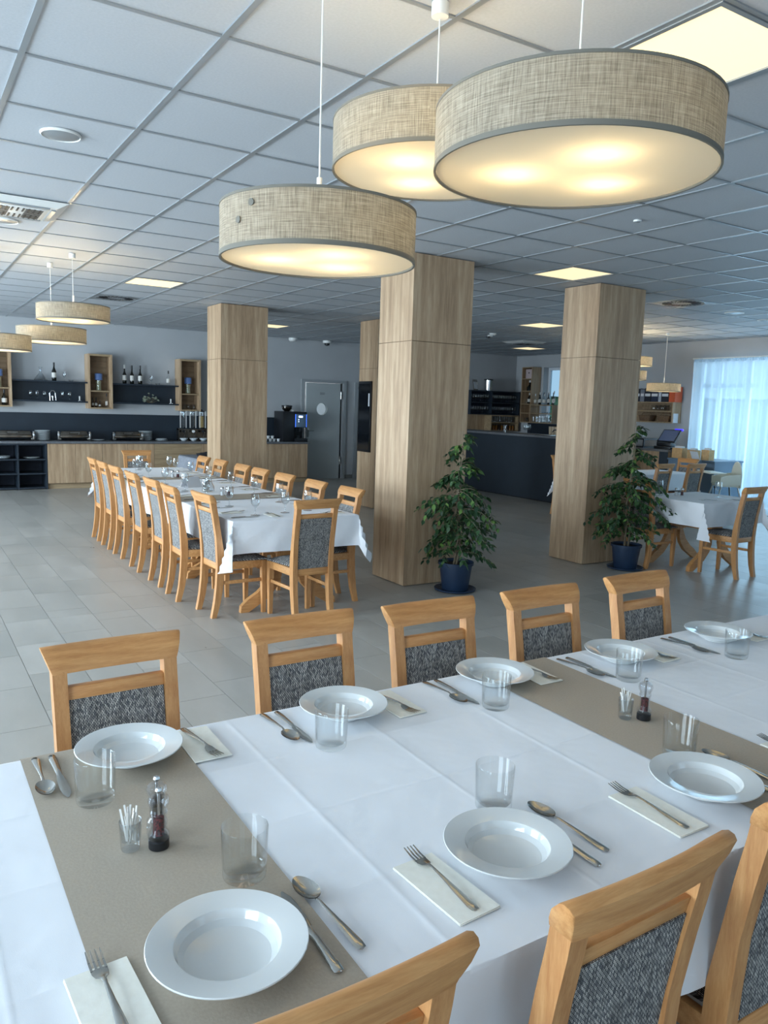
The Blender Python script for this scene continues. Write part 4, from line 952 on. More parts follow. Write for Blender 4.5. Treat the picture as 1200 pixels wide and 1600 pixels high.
# coffee machine and cups
t = thing('coffee_machine', 'tall black coffee machine with blue lit front on the buffet end', 'coffee machine', (6.89, 14.65, WZ+.001))
MB().box(-.27, -.02, -.2, .25, 0, .61, .006).obj('bean_cabinet', BLACKP, t); MB().box(-.018, .26, .0, .25, .0, .61, .004).obj('rear_body', BLACKP, t)
MB().box(-.016, .26, -.2, -.001, .29, .61, .01).obj('head', BLACKP, t); MB().box(-.016, .26, -.25, -.001, 0, .07, .004).obj('drip_tray', BLACKP, t)
MB().box(.01, .235, -.208, -.2005, .30, .56, .004).obj('front_panel', BLUEG, t); MB().box(-.004, .008, -.21, -.2005, .30, .56, .003).obj('blue_light_strip', BLUEL, t)
MB().box(.242, .252, -.21, -.2005, .30, .56, .003).obj('blue_light_edge', BLUEL, t, smooth=False); MB().box(.07, .16, -.213, -.2085, .49, .53).obj('lit_display', DISPW, t, smooth=False)
for z in (.41, .45): MB().cyl((.07, -.209, z), (.07, -.213, z), .012, n=16).obj('lit_button', DISPW, t)
MB().box(.09, .15, -.19, -.12, .20, .29, .005).obj('spout', BLACKP, t); MB().cyl((.10, -.13, .0705), (.10, -.13, .13), .025, .03).obj('cup', GLASSF, t)
MB().lathe([(0, .611), (.05, .611), (.10, .66), (.105, .70), (0, .70)], c=(-.1, 0, 0), n=20).obj('bean_hopper', CHAF, t); MB().lathe([(0, .701), (.11, .701), (.11, .73), (0, .74)], c=(-.1, 0, 0), n=20).obj('hopper_lid', BLACKP, t); MB().box(-.02, .03, -.06, 0, .611, .64, .004).obj('white_cap', WHITE, t)
CUP = MB().lathe([(0, 0), (.025, 0), (.038, .055), (.035, .055), (.022, .006), (0, .006)], n=20).obj('cup', PORC, None, (6.32, 14.62, WZ+.001))
tag(CUP, 'white cup left of the coffee machine, leftmost in the pile', 'cup', 'cups by the coffee machine')
for i, (x, y, z, r) in enumerate(((6.41, 14.60, 0, 0), (6.50, 14.62, 0, 1.4), (6.58, 14.58, 0, .5), (6.45, 14.70, 0, .2), (6.37, 14.61, .056, .2), (6.46, 14.61, .056, .3))):
    c = CUP.copy(); COL.objects.link(c); c.location = (x, y, WZ+.001+z); c['label'] = 'white cup left of the coffee machine, ' + ['second from left on the worktop', 'third from left on the worktop', 'rightmost, touching the machine', 'behind the others', 'upper left of the pile', 'upper right of the pile'][i]
tag(MB().box(5.95, 6.24, 14.5, 14.72, WZ+.001, WZ+.07, .01).obj('serving_tray', WHITE), 'white tray at the left end of the cups beside the pillar', 'tray')

# ================================================================ wall shelves over the buffet
def wall_case(label, x0, x1, group='oak wall boxes'):
    t = thing('wall_box', label, 'shelf', ((x0+x1)/2, 14.70, 0), 0, group); h = (x1-x0)/2
    for a, b, nm in ((-h, -h+.035, 'side'), (h-.035, h, 'side')): MB().box(a, b, 0, .30, 1.40, 2.37).obj(nm, OAK_V, t, smooth=False)
    MB().box(-h+.0355, h-.0355, 0, .30, 2.335, 2.37).obj('top', OAK_H, t, smooth=False); MB().box(-h+.0355, h-.0355, 0, .30, 1.40, 1.425).obj('bottom', OAK_H, t, smooth=False)
    MB().box(-h+.0355, h-.0355, 0.005, .285, 1.705, 1.725).obj('shelf', OAK_H, t, smooth=False); MB().box(-h+.0355, h-.0355, .286, .299, 1.426, 2.334).obj('back_panel', OAK_D, t, smooth=False)
wall_case('oak wall box shelf at the left edge above the buffet', 1.27, 1.70); wall_case('oak wall box shelf between the two dark shelf niches', 2.94, 3.36); wall_case('oak wall box shelf nearest the far left pillar', 4.59, 5.00)
def niche(label, x0, x1):
    t = thing('wall_niche', label, 'shelf', ((x0+x1)/2, 14.74, 0), 0, 'dark wall niches'); h = (x1-x0)/2
    MB().box(-h, h, 0, .25, 1.845, 1.87).obj('top_board', NAVY, t, smooth=False); MB().box(-h, h, 0, .25, 1.50, 1.525).obj('bottom_board', NAVY, t, smooth=False); MB().box(-h, h, .23, .25, 1.5255, 1.8445).obj('back_board', NAVY, t, smooth=False)
niche('dark navy wall niche with wine glasses, left over the buffet', 1.705, 2.935); niche('dark navy wall niche with dried flowers, right over the buffet', 3.365, 4.585)
def bottle_obj(label, loc, h, r, gm_, cap=None, lab=True, group=None, cat='bottle', neck=.35):
    t = thing('bottle', label, cat, loc, rnd.uniform(0, 6), group)
    MB().lathe([(0, 0), (r*.95, 0), (r, .004), (r, h*(1-neck)-.04), (r*.6, h*(1-neck)), (r*.36, h*(1-neck)+.03), (r*.34, h*.97), (r*.4, h*.975), (r*.4, h), (0, h)], n=20).obj('glass_body', gm_, t)
    if lab: MB().lathe([(r+.0006, h*.18), (r+.0012, h*.181), (r+.0012, h*.45), (r+.0006, h*.451)], n=20).obj('label', LABELM, t)
    if cap: MB().lathe([(r*.42, h*.80), (r*.42, h+.002), (0, h+.002)], n=14).obj('capsule', cap, t)
    return t
WR = mat('white_capsule', (220, 220, 216), .5)
G = 'bottles on the buffet wall shelves'
bottle_obj('dark wine bottle with a tall white label on the left wall niche', (2.40, 14.86, 1.871), .315, .038, BOTD, BLACKP, True, G)
bottle_obj('dark riesling bottle with white capsule on the right niche, left of three', (3.61, 14.86, 1.871), .34, .036, BOTD, WR, True, G, neck=.42)
bottle_obj('dark riesling bottle with black capsule, middle of three on the right niche', (3.745, 14.86, 1.871), .335, .036, BOTD, BLACKP, True, G, neck=.42); bottle_obj('dark riesling bottle, rightmost of three on the right niche', (3.895, 14.86, 1.871), .34, .037, BOTD, BLACKP, True, G, neck=.42)
bottle_obj('clear bottle with dark label on the right niche by the right oak box', (4.42, 14.86, 1.871), .27, .033, GLASSF, BLACKP, True, G)
for i, (x, h, r, m_) in enumerate(((3.04, .17, .02, BOTR), (3.10, .17, .022, BOTR), (3.165, .115, .02, BOTR), (3.285, .25, .024, GLASSF))):
    bottle_obj('small %s bottle, %s in the bottom of the middle oak wall box' % (['brown', 'amber', 'little squat', 'tall clear'][i], ['leftmost', 'second from left', 'third from left', 'at the right'][i]), (x, 14.86, 1.426), h, r, m_, BLACKP, True, G)
bottle_obj('dark flask bottle at the bottom of the left edge oak wall box', (1.595, 14.86, 1.426), .26, .042, BOTD, BLACKP, True, G)
def jar(label, x):
    t = thing('storage_jar', label, 'jar', (x, 14.86, 1.7265), 0, 'jars with blue cloth lids')
    MB().lathe([(0, 0), (.052, 0), (.055, .005), (.055, .19), (.052, .19), (.052, .006), (0, .006)], n=24).obj('jar_glass', GLASSF, t); MB().lathe([(0, .008), (.049, .008), (.035, .10), (.045, .17), (0, .18)], n=20).obj('dried_stems', PASTA, t); MB().lathe([(.068, .19), (.066, .30), (.05, .31), (0, .31), (0, .191)], n=24).obj('blue_lid', LID, t)
jar('glass jar with blue lid in the left edge oak wall box', 1.515); jar('glass jar with blue lid in the middle oak wall box', 3.15); jar('glass jar with blue lid in the right oak wall box', 4.80)
G = 'glasses in the dark wall niches'
wg = MB().lathe([(r, z*.95) for r, z in GOB], n=20, close=True).mesh('wine_glass', GLASSF, True, 60)
for i, x in enumerate((2.01, 2.115, 2.235, 2.53, 2.65)):
    put('wine_glass', wg, 'stemmed glass in the left dark niche, '+['leftmost', 'second from left', 'just left of the steel stand', 'just right of the steel stand', 'rightmost, before the small candle holder'][i], 'glass', x, 14.87, 0, G, z=1.526)
t = thing('steel_stand', 'small steel arch stand among the glasses of the left niche', 'stand', (2.37, 14.87, 1.526)); MB().tube([(-.05, 0, 0), (-.045, 0, .13), (-.02, 0, .17), (.02, 0, .17), (.045, 0, .13), (.05, 0, 0)], .009).obj('arch', CHROME, t); MB().lathe([(0, .045), (.02, .05), (.022, .08), (0, .09)], n=14).obj('holder', CHROME, t); MB().cyl((0, 0, 0), (0, 0, .045), .006).obj('stem', CHROME, t)
for i, (x, w_) in enumerate(((2.82, 'at the right end of the left niche'), (4.47, 'at the right end of the right niche'))):
    t = thing('candle_holder', 'small glass candle holder '+w_, 'candle holder', (x, 14.87, 1.526), 0, 'candle holders'); MB().lathe([(0, 0), (.05, 0), (.05, .006), (.012, .01), (0, .01)], n=20).obj('foot', GLASSF, t); MB().cyl((0, 0, .0105), (0, 0, .09), .012).obj('candle', WHITE, t)
lathe_thing('decanter', 'wide clear glass decanter on the left wall niche', 'decanter', (2.18, 14.865, 1.871), [(0, 0), (.10, 0), (.112, .012), (.07, .07), (.022, .13), (.018, .19), (.034, .23), (.032, .23), (.014, .19), (.019, .13), (.067, .07), (.107, .013), (0, .004)], GLASSF, 32)
put('wine_glass', wg, 'clear balloon glass right of the wine bottle on the left niche', 'glass', 2.57, 14.86, 0, G, z=1.871); put('wine_glass', wg, 'clear glass on top of the right niche among the bottles', 'glass', 4.10, 14.86, 0, G, z=1.871)
DISH = MB().lathe([(0, 0), (.03, 0), (.045, .03), (.042, .03), (.027, .005), (0, .005)], n=20).mesh('glass_dish', GLASSF)
put('glass_dish', DISH, 'small glass dish at the right end of the left niche top', 'dish', 2.68, 14.86, 0, G, z=1.871); put('glass_dish', DISH, 'small glass dish on the right niche top beside the clear glass', 'dish', 4.22, 14.86, 0, G, z=1.871)
for i, x in enumerate((4.72, 4.81, 4.90)): put('tumbler', tumb0, 'glass tumbler in the bottom of the right oak wall box, '+['left', 'middle', 'right'][i], 'glass', x, 14.84, 0, G, z=1.426)
# dried flowers
t = thing('dried_flowers', 'bunch of pale dried flowers lying in the right dark niche', 'flowers', (4.08, 14.85, 1.526)); DFL = noisy('pale_dried_petals', (120, 130, 110), (158, 164, 146), ns=20, rough=.9); m = MB(); fm = MB()
for k in range(34):
    a = rnd.uniform(-1, 1); x = a*.15; z = rnd.uniform(.01, .17)*(1-abs(a)**2*.7)+.02; y = rnd.uniform(-.06, .05)
    m.tube([(a*.03, 0, .004), (x*.6, y*.6, z*.6), (x, y, z)], .0015, 4)
    for q in range(5):
        b = q*2*PI/5; M = Matrix.Translation((x, y, z)) @ Matrix.Rotation(rnd.uniform(0, 6), 4, 'X') @ Matrix.Rotation(b, 4, 'Z'); fm.box(.0, .02, -.006, .006, -.001, .001, M=M)
m.obj('stems', BARK, t); tag(fm.obj('petals', DFL, t, smooth=False), kind='stuff')

# skirted trolley near the pillar
t = thing('skirted_trolley', 'trolley with pleated grey satin skirt left of the far left pillar', 'trolley', (4.17, 11.90, 0)); hx, hy = .33, .45
MB().box(-hx, hx, -hy, hy, .70, .735, .004).obj('top', GREYC, t)
per = []; P_ = [(-hx, -hy), (hx, -hy), (hx, hy), (-hx, hy), (-hx, -hy)]
for (ax, ay), (bx_, by_) in zip(P_, P_[1:]):
    L = math.hypot(bx_-ax, by_-ay); n = int(L/.0125); nx, ny = (by_-ay)/L, -(bx_-ax)/L
    for i in range(n): f = i/n; o = .02+.022*math.sin(2*PI*i/6); per.append((ax+(bx_-ax)*f, ay+(by_-ay)*f, nx, ny, o))
m = MB(); R = [[m.b.verts.new((x+nx*(.003+o*k), y+ny*(.003+o*k), z)) for x, y, nx, ny, o in per] for z, k in ((.72, .3), (.60, .9), (.05, 1.3))]
for a, b in zip(R, R[1:]):
    for i in range(len(per)): j = (i+1) % len(per); m.b.faces.new((a[i], a[j], b[j], b[i]))
m.obj('pleated_skirt', GREYC, t, ang=80)
MB().box(-.3, .3, -.4, .4, .1, .12).cyl((-.3, -.4, 0), (-.3, -.4, .7), .012).cyl((.3, -.4, 0), (.3, -.4, .7), .012).cyl((-.3, .4, 0), (-.3, .4, .7), .012).cyl((.3, .4, 0), (.3, .4, .7), .012).obj('frame', STEEL, t)
def lump(label, x, y, z, sx, sy, sz, m_, seed):
    m = MB(); bmesh.ops.create_icosphere(m.b, subdivisions=3, radius=1)
    for v in m.b.verts: k = 1+.35*noise.noise(v.co*2.2+Vector((seed, 0, 0))); v.co = Vector((v.co.x*sx*k, v.co.y*sy*k, max(0, (v.co.z+.6)*sz*k)))
    return tag(m.obj('folded_cloth', m_, None, (x, y, z), ang=180), label, 'cloth')
lump('crumpled black cloth on the skirted trolley, left heap', 4.15, 11.95, .736, .14, .12, .04, DARKCL, 1); lump('crumpled black cloth on the skirted trolley, right heap', 4.36, 11.72, .736, .10, .12, .045, DARKCL, 5)
tag(MB().box(4.1, 4.3, 11.5, 11.65, .736, .745, .003).obj('tray', PAPER), 'small pale tray at the front of the skirted trolley', 'tray')
# ================================================================ bar and its shelves
t = thing('bar_counter', 'long dark navy bar counter between the two big pillars', 'counter', (10.05, 11.6, 0))
MB().box(-.27, .27, -2.4, 1.9, .02, 1.139).obj('front_body', NAVY, t, smooth=False); MB().box(-.25, .25, -2.38, 1.88, 0, .019).obj('plinth', BLACKP, t, smooth=False)
MB().box(-.33, .33, -2.46, 1.96, 1.14, 1.18, .003).obj('worktop', SLAB, t, smooth=False)
# glass cabinets on the back wall
def rack(name, label, loc, cols, zs, depth, m_, mb_, t_=.02):
    t = thing(name, label, 'shelf', loc); x0, x1 = cols[0], cols[-1]
    MB().box(x0, x1, depth-.012, depth, zs[0], zs[-1]).obj('back_panel', mb_, t, smooth=False)
    for i, x in enumerate(cols): a = x if i == 0 else x-t_ if i == len(cols)-1 else x-t_/2; MB().box(a, a+t_, 0, depth-.0125, zs[0], zs[-1]).obj('upright', m_, t, smooth=False)
    for z in zs:
        for a, b in zip(cols, cols[1:]): MB().box(a+t_*(1 if a == x0 else .5)+.0005, b-t_*(1 if b == x1 else .5)-.0005, .002, depth-.0125, z-(t_ if z == zs[-1] else 0), z+(t_ if z != zs[-1] else 0)).obj('shelf', m_, t, smooth=False)
    return t
rack('glass_shelf', 'dark wall shelf full of stemmed glasses behind the bar', (0, 14.70, 0), (11.57, 12.22, 13.10), (1.48, 1.76, 2.05), .30, NAVY, DARKIN)
rack('oak_glass_box', 'oak wall box with tumblers and jars under the dark glass shelf', (0, 14.70, 0), (12.22, 13.10), (1.09, 1.285, 1.475), .29, OAK_H, OAK_D)
tag(MB().box(11.57, 12.215, 14.96, 14.995, 1.09, 1.478).obj('oak_wall_panel', OAK_V, smooth=False), 'oak wall panel left of the tumbler box behind the bar', 'panel')
tag(MB().box(9.6, 13.19, 14.45, 14.99, .0, 1.0).box(12.6, 13.19, 12.2, 14.445, 0, 1.0).obj('back_bar_counter', NAVY, smooth=False), 'dark low counter along the wall behind the bar', 'counter')
tag(MB().box(13.165, 13.195, 12.2, 14.44, 1.0, 1.31).obj('dark_splashback', NAVY, smooth=False), 'dark splashback under the bar window', 'splashback')
GW = MB().lathe([(r*.9, z*1.05) for r, z in GOB], n=12, close=True).mesh('wine_glass', GLASSF, True, 60)
G = 'stemmed glasses behind the bar'; rn = ['top left', 'top right', 'bottom left', 'bottom right']
for c_, (xa, xb, z, n) in enumerate(((11.64, 12.16, 1.782, 8), (12.29, 13.03, 1.782, 11), (11.64, 12.16, 1.502, 8), (12.29, 13.03, 1.502, 11))):
    for row in (0, 1):
        for i in range(n):
            put('wine_glass', GW, 'stemmed glass, %s from left, %s bay of the dark bar shelf, %s row' % (ORD[i], rn[c_], ['front', 'rear'][row]), 'glass', xa+(xb-xa)*i/(n-1), 14.79+.11*row, 0, G+', %s bay %s row' % (rn[c_], ['front', 'rear'][row]), z=z)
HB = MB().lathe([(0, 0), (.026, 0), (.03, .14), (.028, .14), (.024, .006), (0, .006)], n=12).mesh('tall_glass', GLASSF, True, 60)
AMB = mat('amber_drink', (150, 96, 40), .2)
for i in range(11): put('tall_glass', HB, 'tall tumbler, %s from left, upper row of the oak box behind the bar' % ORD[i], 'glass', 12.29+.074*i, 14.82, 0, 'tall tumblers in the upper oak box row', z=1.306)
for i in range(9):
    t = thing('spice_jar', 'little amber jar, %s from the left in the lower oak box row' % ORD[i], 'jar', (12.31+.088*i, 14.82, 1.1115), 0, 'amber jars in the lower oak box row')
    MB().lathe([(0, 0), (.03, 0), (.03, .10), (.02, .115), (0, .115)], n=12).obj('jar_body', AMB if i % 3 else BOTR, t); MB().lathe([(0, .116), (.022, .116), (.022, .135), (0, .135)], n=12).obj('lid', BLACKP, t)
# on top of the dark shelf
t = thing('picture_frame', 'tilted silver picture frame on top of the dark bar shelf', 'frame', (11.80, 14.82, 2.052)); t.rotation_euler = (-.2, 0, .3)
MB().box(-.10, .10, -.008, .0, 0, .26).obj('frame_border', STEEL, t, smooth=False); MB().box(-.075, .075, -.0095, -.0085, .03, .2).obj('print', PAPER, t, smooth=False)
t = thing('wine_cooler', 'black and chrome wine cooler bucket on top of the dark bar shelf', 'bucket', (12.18, 14.82, 2.052)); MB().lathe([(0, 0), (.09, 0), (.105, .27), (.098, .27), (.083, .006), (0, .006)], n=24).obj('bucket', CHROME, t); MB().lathe([(.099, .25), (.109, .25), (.109, .275), (.099, .275)], n=24, close=True).obj('rim', BLACKP, t)
# oak tower and low shelf on the alcove wall
t = thing('oak_tower_shelf', 'tall oak shelf tower beside the bar window', 'shelf', (12.90, 14.09, 0)); a, b, zz = .003, .36, (1.32, 1.535, 1.75, 2.06, 2.35, 2.64)
MB().box(0, .285, 0, .02, 1.32, 2.64).obj('side', OAK_V, t, smooth=False); MB().box(0, .285, .34, .36, 1.32, 2.64).obj('side', OAK_V, t, smooth=False); MB().box(.272, .285, .021, .339, 1.34, 2.62).obj('back_panel', OAK_D, t, smooth=False)
for z in zz: MB().box(0, .271, .021, .339, z-(.02 if z == 2.64 else 0), z+(.02 if z < 2.6 else 0)).obj('shelf', OAK_H, t, smooth=False)
t = thing('oak_low_shelf', 'low oak shelf with stemless glasses under the bar window', 'shelf', (12.90, 13.34, 0))
MB().box(0, .285, 0, .02, 1.34, 1.735).obj('side', OAK_V, t, smooth=False)
for z in (1.32, 1.535, 1.735): MB().box(0, .285, .0 if z != 1.535 else .021, .745, z, z+.02).obj('shelf', OAK_H, t, smooth=False)
t = thing('pink_box', 'pale pink gift box at the top of the oak tower shelf', 'box', (13.02, 14.27, 2.371)); MB().box(-.06, .06, -.11, .11, 0, .22, .003).obj('carton', noisy('pale_pink_card', (196, 176, 176), (206, 188, 186), ns=3, rough=.7), t); MB().box(-.061, -.0603, -.02, .02, .12, .15).obj('mark', BLACKP, t, smooth=False)
G = 'bottles behind the bar'
bottle_obj('broad dark bottle with pale neck in the upper bay of the oak tower', (13.02, 14.27, 2.081), .25, .075, BOTD, WR, False, G, neck=.5); bottle_obj('dark bottle with cream label in the middle bay of the oak tower', (13.02, 14.27, 1.771), .26, .045, BOTD, LABELM, True, G); bottle_obj('small clear bottle beside the cream labelled one in the oak tower', (13.02, 14.38, 1.771), .14, .03, GLASSF, None, False, G)
TB = [('clear', GLASSF), ('clear', GLASSF), ('green', BOTD), ('clear', GLASSF), ('clear', GLASSF), ('dark', BOTD), ('clear', GLASSF), ('brown', BOTR), ('clear', GLASSF)]
for i, (c_, m_) in enumerate(TB): bottle_obj('%s spirit bottle before the bar window, %s from the oak tower' % (c_, ['first', 'second', 'third', 'fourth', 'fifth', 'sixth', 'seventh', 'eighth', 'ninth'][i]), (13.0+.05*(i % 2), 14.04-.078*i, 1.756), rnd.uniform(.25, .32), .03, m_, BLACKP if i % 2 else WR, True, G)
for i in range(12): put('tall_glass', HB, 'tumbler, %s from the oak tower, lower board under the bar window' % ORD[i], 'glass', 12.96+.09*(i % 2), 14.04-.054*i, 0, 'tumblers under the bar window', z=1.341)
for i in range(4): put('glass_dish', DISH, 'small glass, %s from the oak tower, middle board under the bar window' % ORD[i], 'glass', 13.0, 13.75-.09*i, 0, 'small glasses under the bar window', z=1.556)
for i in range(3): put('tumbler', tumb0, 'tumbler, %s from the right, lowest bay of the oak tower shelf' % ORD[i], 'glass', 13.0, 14.18+.08*i, 0, 'tumblers in the oak tower', z=1.341)
# things on the bar top
BZ = 1.181
put('tall_glass', HB, 'tall clear glass on the bar top at its left', 'glass', 9.95, 11.55, 0, 'glasses on the bar top', z=BZ)
for i, (x, y) in enumerate(((9.95, 10.98), (9.98, 10.90), (9.9, 10.86))): put('wine_glass', GW, 'balloon glass on the bar top, '+['left of three', 'middle of three', 'right of three'][i], 'glass', x, y, 0, 'glasses on the bar top', z=BZ)
for i in range(3): lathe_thing('paper_cup_stack', 'beige stack of paper cups on the bar, '+['left', 'middle', 'right'][i]+' of three', 'cups', (10.25, 10.62-.075*i, BZ), [(0, 0), (.026, 0), (.034, .15), (.03, .152), (0, .152)], noisy('kraft_cups%d' % i, (170, 152, 128), (180, 162, 138), ns=9, rough=.8), 20, 'paper cup stacks', close=False)
t = thing('bar_tap', 'chrome bar tap at the sink by the right pillar', 'tap', (10.1, 10.25, BZ)); MB().cyl((0, 0, 0), (0, 0, .07), .018).tube([(0, 0, .07), (-.02, .03, .10), (-.03, .09, .10), (-.03, .13, .06)], .011).obj('spout', CHROME, t); MB().tube([(0, 0, .08), (0, -.1, .10), (0, -.13, .12)], .008).obj('lever', CHROME, t)
tag(MB().box(9.80, 10.02, 10.2, 10.55, BZ, BZ+.012, .003).obj('tray', STEEL), 'flat steel tray on the bar top by the tap', 'tray')

# ================================================================ till corner at the right wall
t = thing('wall_shelf_unit', 'oak wall shelf unit with baskets above the till', 'shelf', (11.95, 9.30, 0))
MB().box(0, .245, 0, .02, 1.465, 1.845).obj('side', OAK_V, t, smooth=False); MB().box(0, .245, 1.18, 1.2, 1.465, 1.845).obj('side', OAK_V, t, smooth=False); MB().box(.232, .245, .021, 1.179, 1.486, 1.824).obj('back_panel', OAK_D, t, smooth=False)
for z in (1.465, 1.665, 1.825): MB().box(0, .231, .021, 1.179, z, z+.02).obj('shelf', OAK_H, t, smooth=False)
tag(MB().box(11.975, 12.10, 9.285, 9.2995, 1.47, 1.64).obj('notice', PAPER, smooth=False), 'white notice fixed to the side of the oak shelf above the till', 'notice')
cols = [((220, 222, 226), .035), ((70, 74, 84), .04), ((150, 154, 162), .05), ((200, 202, 208), .03), ((40, 42, 52), .06), ((120, 124, 134), .06), ((24, 28, 40), .09), ((34, 44, 66), .10), ((170, 176, 186), .04), ((30, 34, 46), .10)]
y = 10.44
for i, (c_, w_) in enumerate(cols):
    w_ *= 1.62
    t = thing('binder', '%s on the shelf above the till, %s from the left' % (['white slim binder', 'charcoal folder', 'grey binder', 'pale folder', 'black binder', 'grey box file', 'black canister box', 'dark blue canister box', 'light grey binder', 'black box with pale label'][i], ['first', 'second', 'third', 'fourth', 'fifth', 'sixth', 'seventh', 'eighth', 'ninth', 'tenth'][i]), 'binder', (12.05, y-w_/2, 1.846), 0, 'binders above the till')
    MB().box(-.09, .09, -w_/2+.002, w_/2-.002, 0, .25-.01*(i % 3), .002).obj('cover', mat('binder_%d' % i, c_, .6), t, smooth=False)
    if w_ > .055: MB().box(-.0912, -.0903, -w_/2+.012, w_/2-.012, .10, .15).obj('spine_label', PAPER, t, smooth=False)
    y -= w_+.004
    if i == 3: y -= .01
tag(MB().box(11.95, 12.15, 9.27, y-.01, 1.846, 2.12, .002).obj('orange_box', ORANGE, smooth=False), 'orange box at the right end of the shelf above the till', 'box')
for i in range(4): put('tumbler', tumb0, 'glass tumbler, %s from the right, upper board above the till' % ORD[i], 'glass', 12.05, 9.5+.1*i, 0, 'tumblers above the till', z=1.686)
WICK = noisy('brown_wicker', (96, 76, 58), (128, 102, 78), ns=60, rough=.9, bump=.6)
for i, y in enumerate((9.52, 9.95)):
    t = thing('wicker_basket', 'brown wicker basket on the lower shelf above the till, '+['right', 'left'][i], 'basket', (12.06, y, 1.486), 0, 'wicker baskets above the till')
    MB().hexa([(-.07, -.11, 0), (.07, -.11, 0), (.07, .11, 0), (-.07, .11, 0), (-.09, -.14, .11), (.09, -.14, .11), (.09, .14, .11), (-.09, .14, .11)], .01).obj('woven_body', WICK, t); MB().tube([(0, -.13, .105), (0, -.08, .155), (0, .08, .155), (0, .13, .105)], .006).obj('handle', WICK, t)
t = thing('till_counter', 'oak and dark till counter against the right wall', 'counter', (11.65, 9.35, 0)); MB().box(-.43, .33, -.6, 1.1, 0, .98).obj('body', OAK_V, t, smooth=False); MB().box(-.47, .34, -.62, 1.12, .981, 1.02, .003).obj('worktop', SLAB, t, smooth=False); MB().box(-.436, -.4305, -.6, -.42, 0.01, .98).obj('dark_panel', NAVY, t, smooth=False)
t = thing('host_desk', 'blue grey low desk next to the curtain by the highchair', 'desk', (11.55, 8.27, 0)); MB().box(-.35, .38, -.45, .45, 0, .86).obj('body', BLUEG, t, smooth=False); MB().box(-.37, .40, -.46, .46, .861, .89, .003).obj('desktop', BLUEG, t, smooth=False)
t = thing('till_screen', 'black touch screen till on the till counter', 'till', (11.45, 8.95, 1.021), 0)
MB().box(-.16, .18, -.17, .17, 0, .05, .006).obj('base', BLACKP, t); MB().box(-.12, .02, -.15, .15, .05, .11, .006).obj('printer', BLACKP, t); MB().box(.04, .08, -.03, .03, .05, .24).obj('stand', STEEL, t, smooth=False)
M = Matrix.Translation((-.06, 0, .12)) @ Matrix.Rotation(math.radians(38), 4, 'Y'); MB().box(-.012, .012, -.18, .18, 0, .27, .004, M=M).obj('screen_case', BLACKP, t); MB().box(-.0145, -.0125, -.16, .16, .02, .25, M=M).obj('screen', SCREEN, t, smooth=False); MB().box(-.0, .03, -.19, -.03, .272, .30, M=M).obj('violet_light', VIOL, t, smooth=False)
for i, (x, y, z, h, w_) in enumerate(((11.35, 8.62, .891, .17, .20), (11.38, 8.36, .891, .15, .16), (11.36, 8.08, .891, .17, .15))):
    t = thing('bread_basket', 'light wooden crate box on the blue grey desk, '+['left', 'middle', 'right'][i], 'box', (x, y, z), 0, 'wooden boxes on the desk')
    MB().box(-.07, .07, -w_/2, w_/2, 0, .01).box(-.07, -.06, -w_/2, w_/2, .01, h).box(.06, .07, -w_/2, w_/2, .01, h).box(-.06, .06, -w_/2, -w_/2+.01, .01, h).box(-.06, .06, w_/2-.01, w_/2, .01, h).obj('crate', COPPERW, t, smooth=False)
    for q in range(4): MB().box(-.04+.02*q, -.028+.02*q, -w_/2+.03, w_/2-.03, .011, h+.03).obj('menu_card', CREAM if q % 2 else PAPER, t, smooth=False)
mn = MB().box(-.11, .11, -.0015, .0015, 0, .15).obj('menu_card', PAPER, None, (11.26, 8.22, .8905), smooth=False); mn.rotation_euler = (-.4, 0, 1.2); tag(mn, 'tilted white card leaning on the boxes of the desk', 'card')
t = thing('shelf_tray', 'dark tray of glasses behind the till', 'tray', (11.5, 9.65, 1.021)); MB().box(-.2, .2, -.3, .3, 0, .02).box(-.2, .2, -.3, .3, .14, .16).box(-.2, -.18, -.3, -.28, .02, .14).box(-.2, -.18, .28, .3, .02, .14).box(.18, .2, -.3, -.28, .02, .14).box(.18, .2, .28, .3, .02, .14).obj('rack', BLACKP, t, smooth=False)
for i in range(4): put('tumbler', tumb0, 'glass tumbler, %s from the right, on the dark rack behind the till' % ORD[i], 'glass', 11.42, 9.45+.1*i, 0, 'tumblers behind the till', z=1.182)

# highchair
t = thing('highchair', 'white plastic highchair with tray before the curtain', 'highchair', (10.93, 7.42, 0), math.radians(-122))
MB().box(-.16, .16, -.15, .15, .54, .57, .012).obj('seat', CREAM, t)
m = MB(); pts = [(-.17, .53), (.17, .53), (.17, .74), (.13, .85), (.07, .91), (0, .93), (-.07, .91), (-.13, .85), (-.17, .74)]; m.prism(pts, .155, .175, 'y').obj('backrest', CREAM, t)
for s in (-1, 1): MB().prism([(-.15, .571), (.154, .571), (.154, .74), (.08, .735), (-.15, .69)], s*.165-.008, s*.165+.008, 'x').obj('side_panel', CREAM, t)
MB().box(-.25, .25, -.36, -.10, .742, .76, .008).box(-.25, .25, -.36, -.345, .76, .775, .003).obj('tray', CREAM, t)
for sx in (-1, 1):
    for sy in (-1, 1): MB().cyl((sx*.15, sy*.13, .54), (sx*.27, sy*.26, 0), .013).obj('leg', STEEL, t)
MB().tube([(0, -.14, .575), (0, -.16, .50), (.02, -.165, .42), (.05, -.165, .36)], .007).tube([(-.03, -.155, .52), (.05, -.16, .52)], .012).obj('strap', BLACKP, t); MB().tube([(.16, .0, .53), (.19, 0, .45), (.17, 0, .40)], .006).obj('hanging_strap', BLACKP, t)

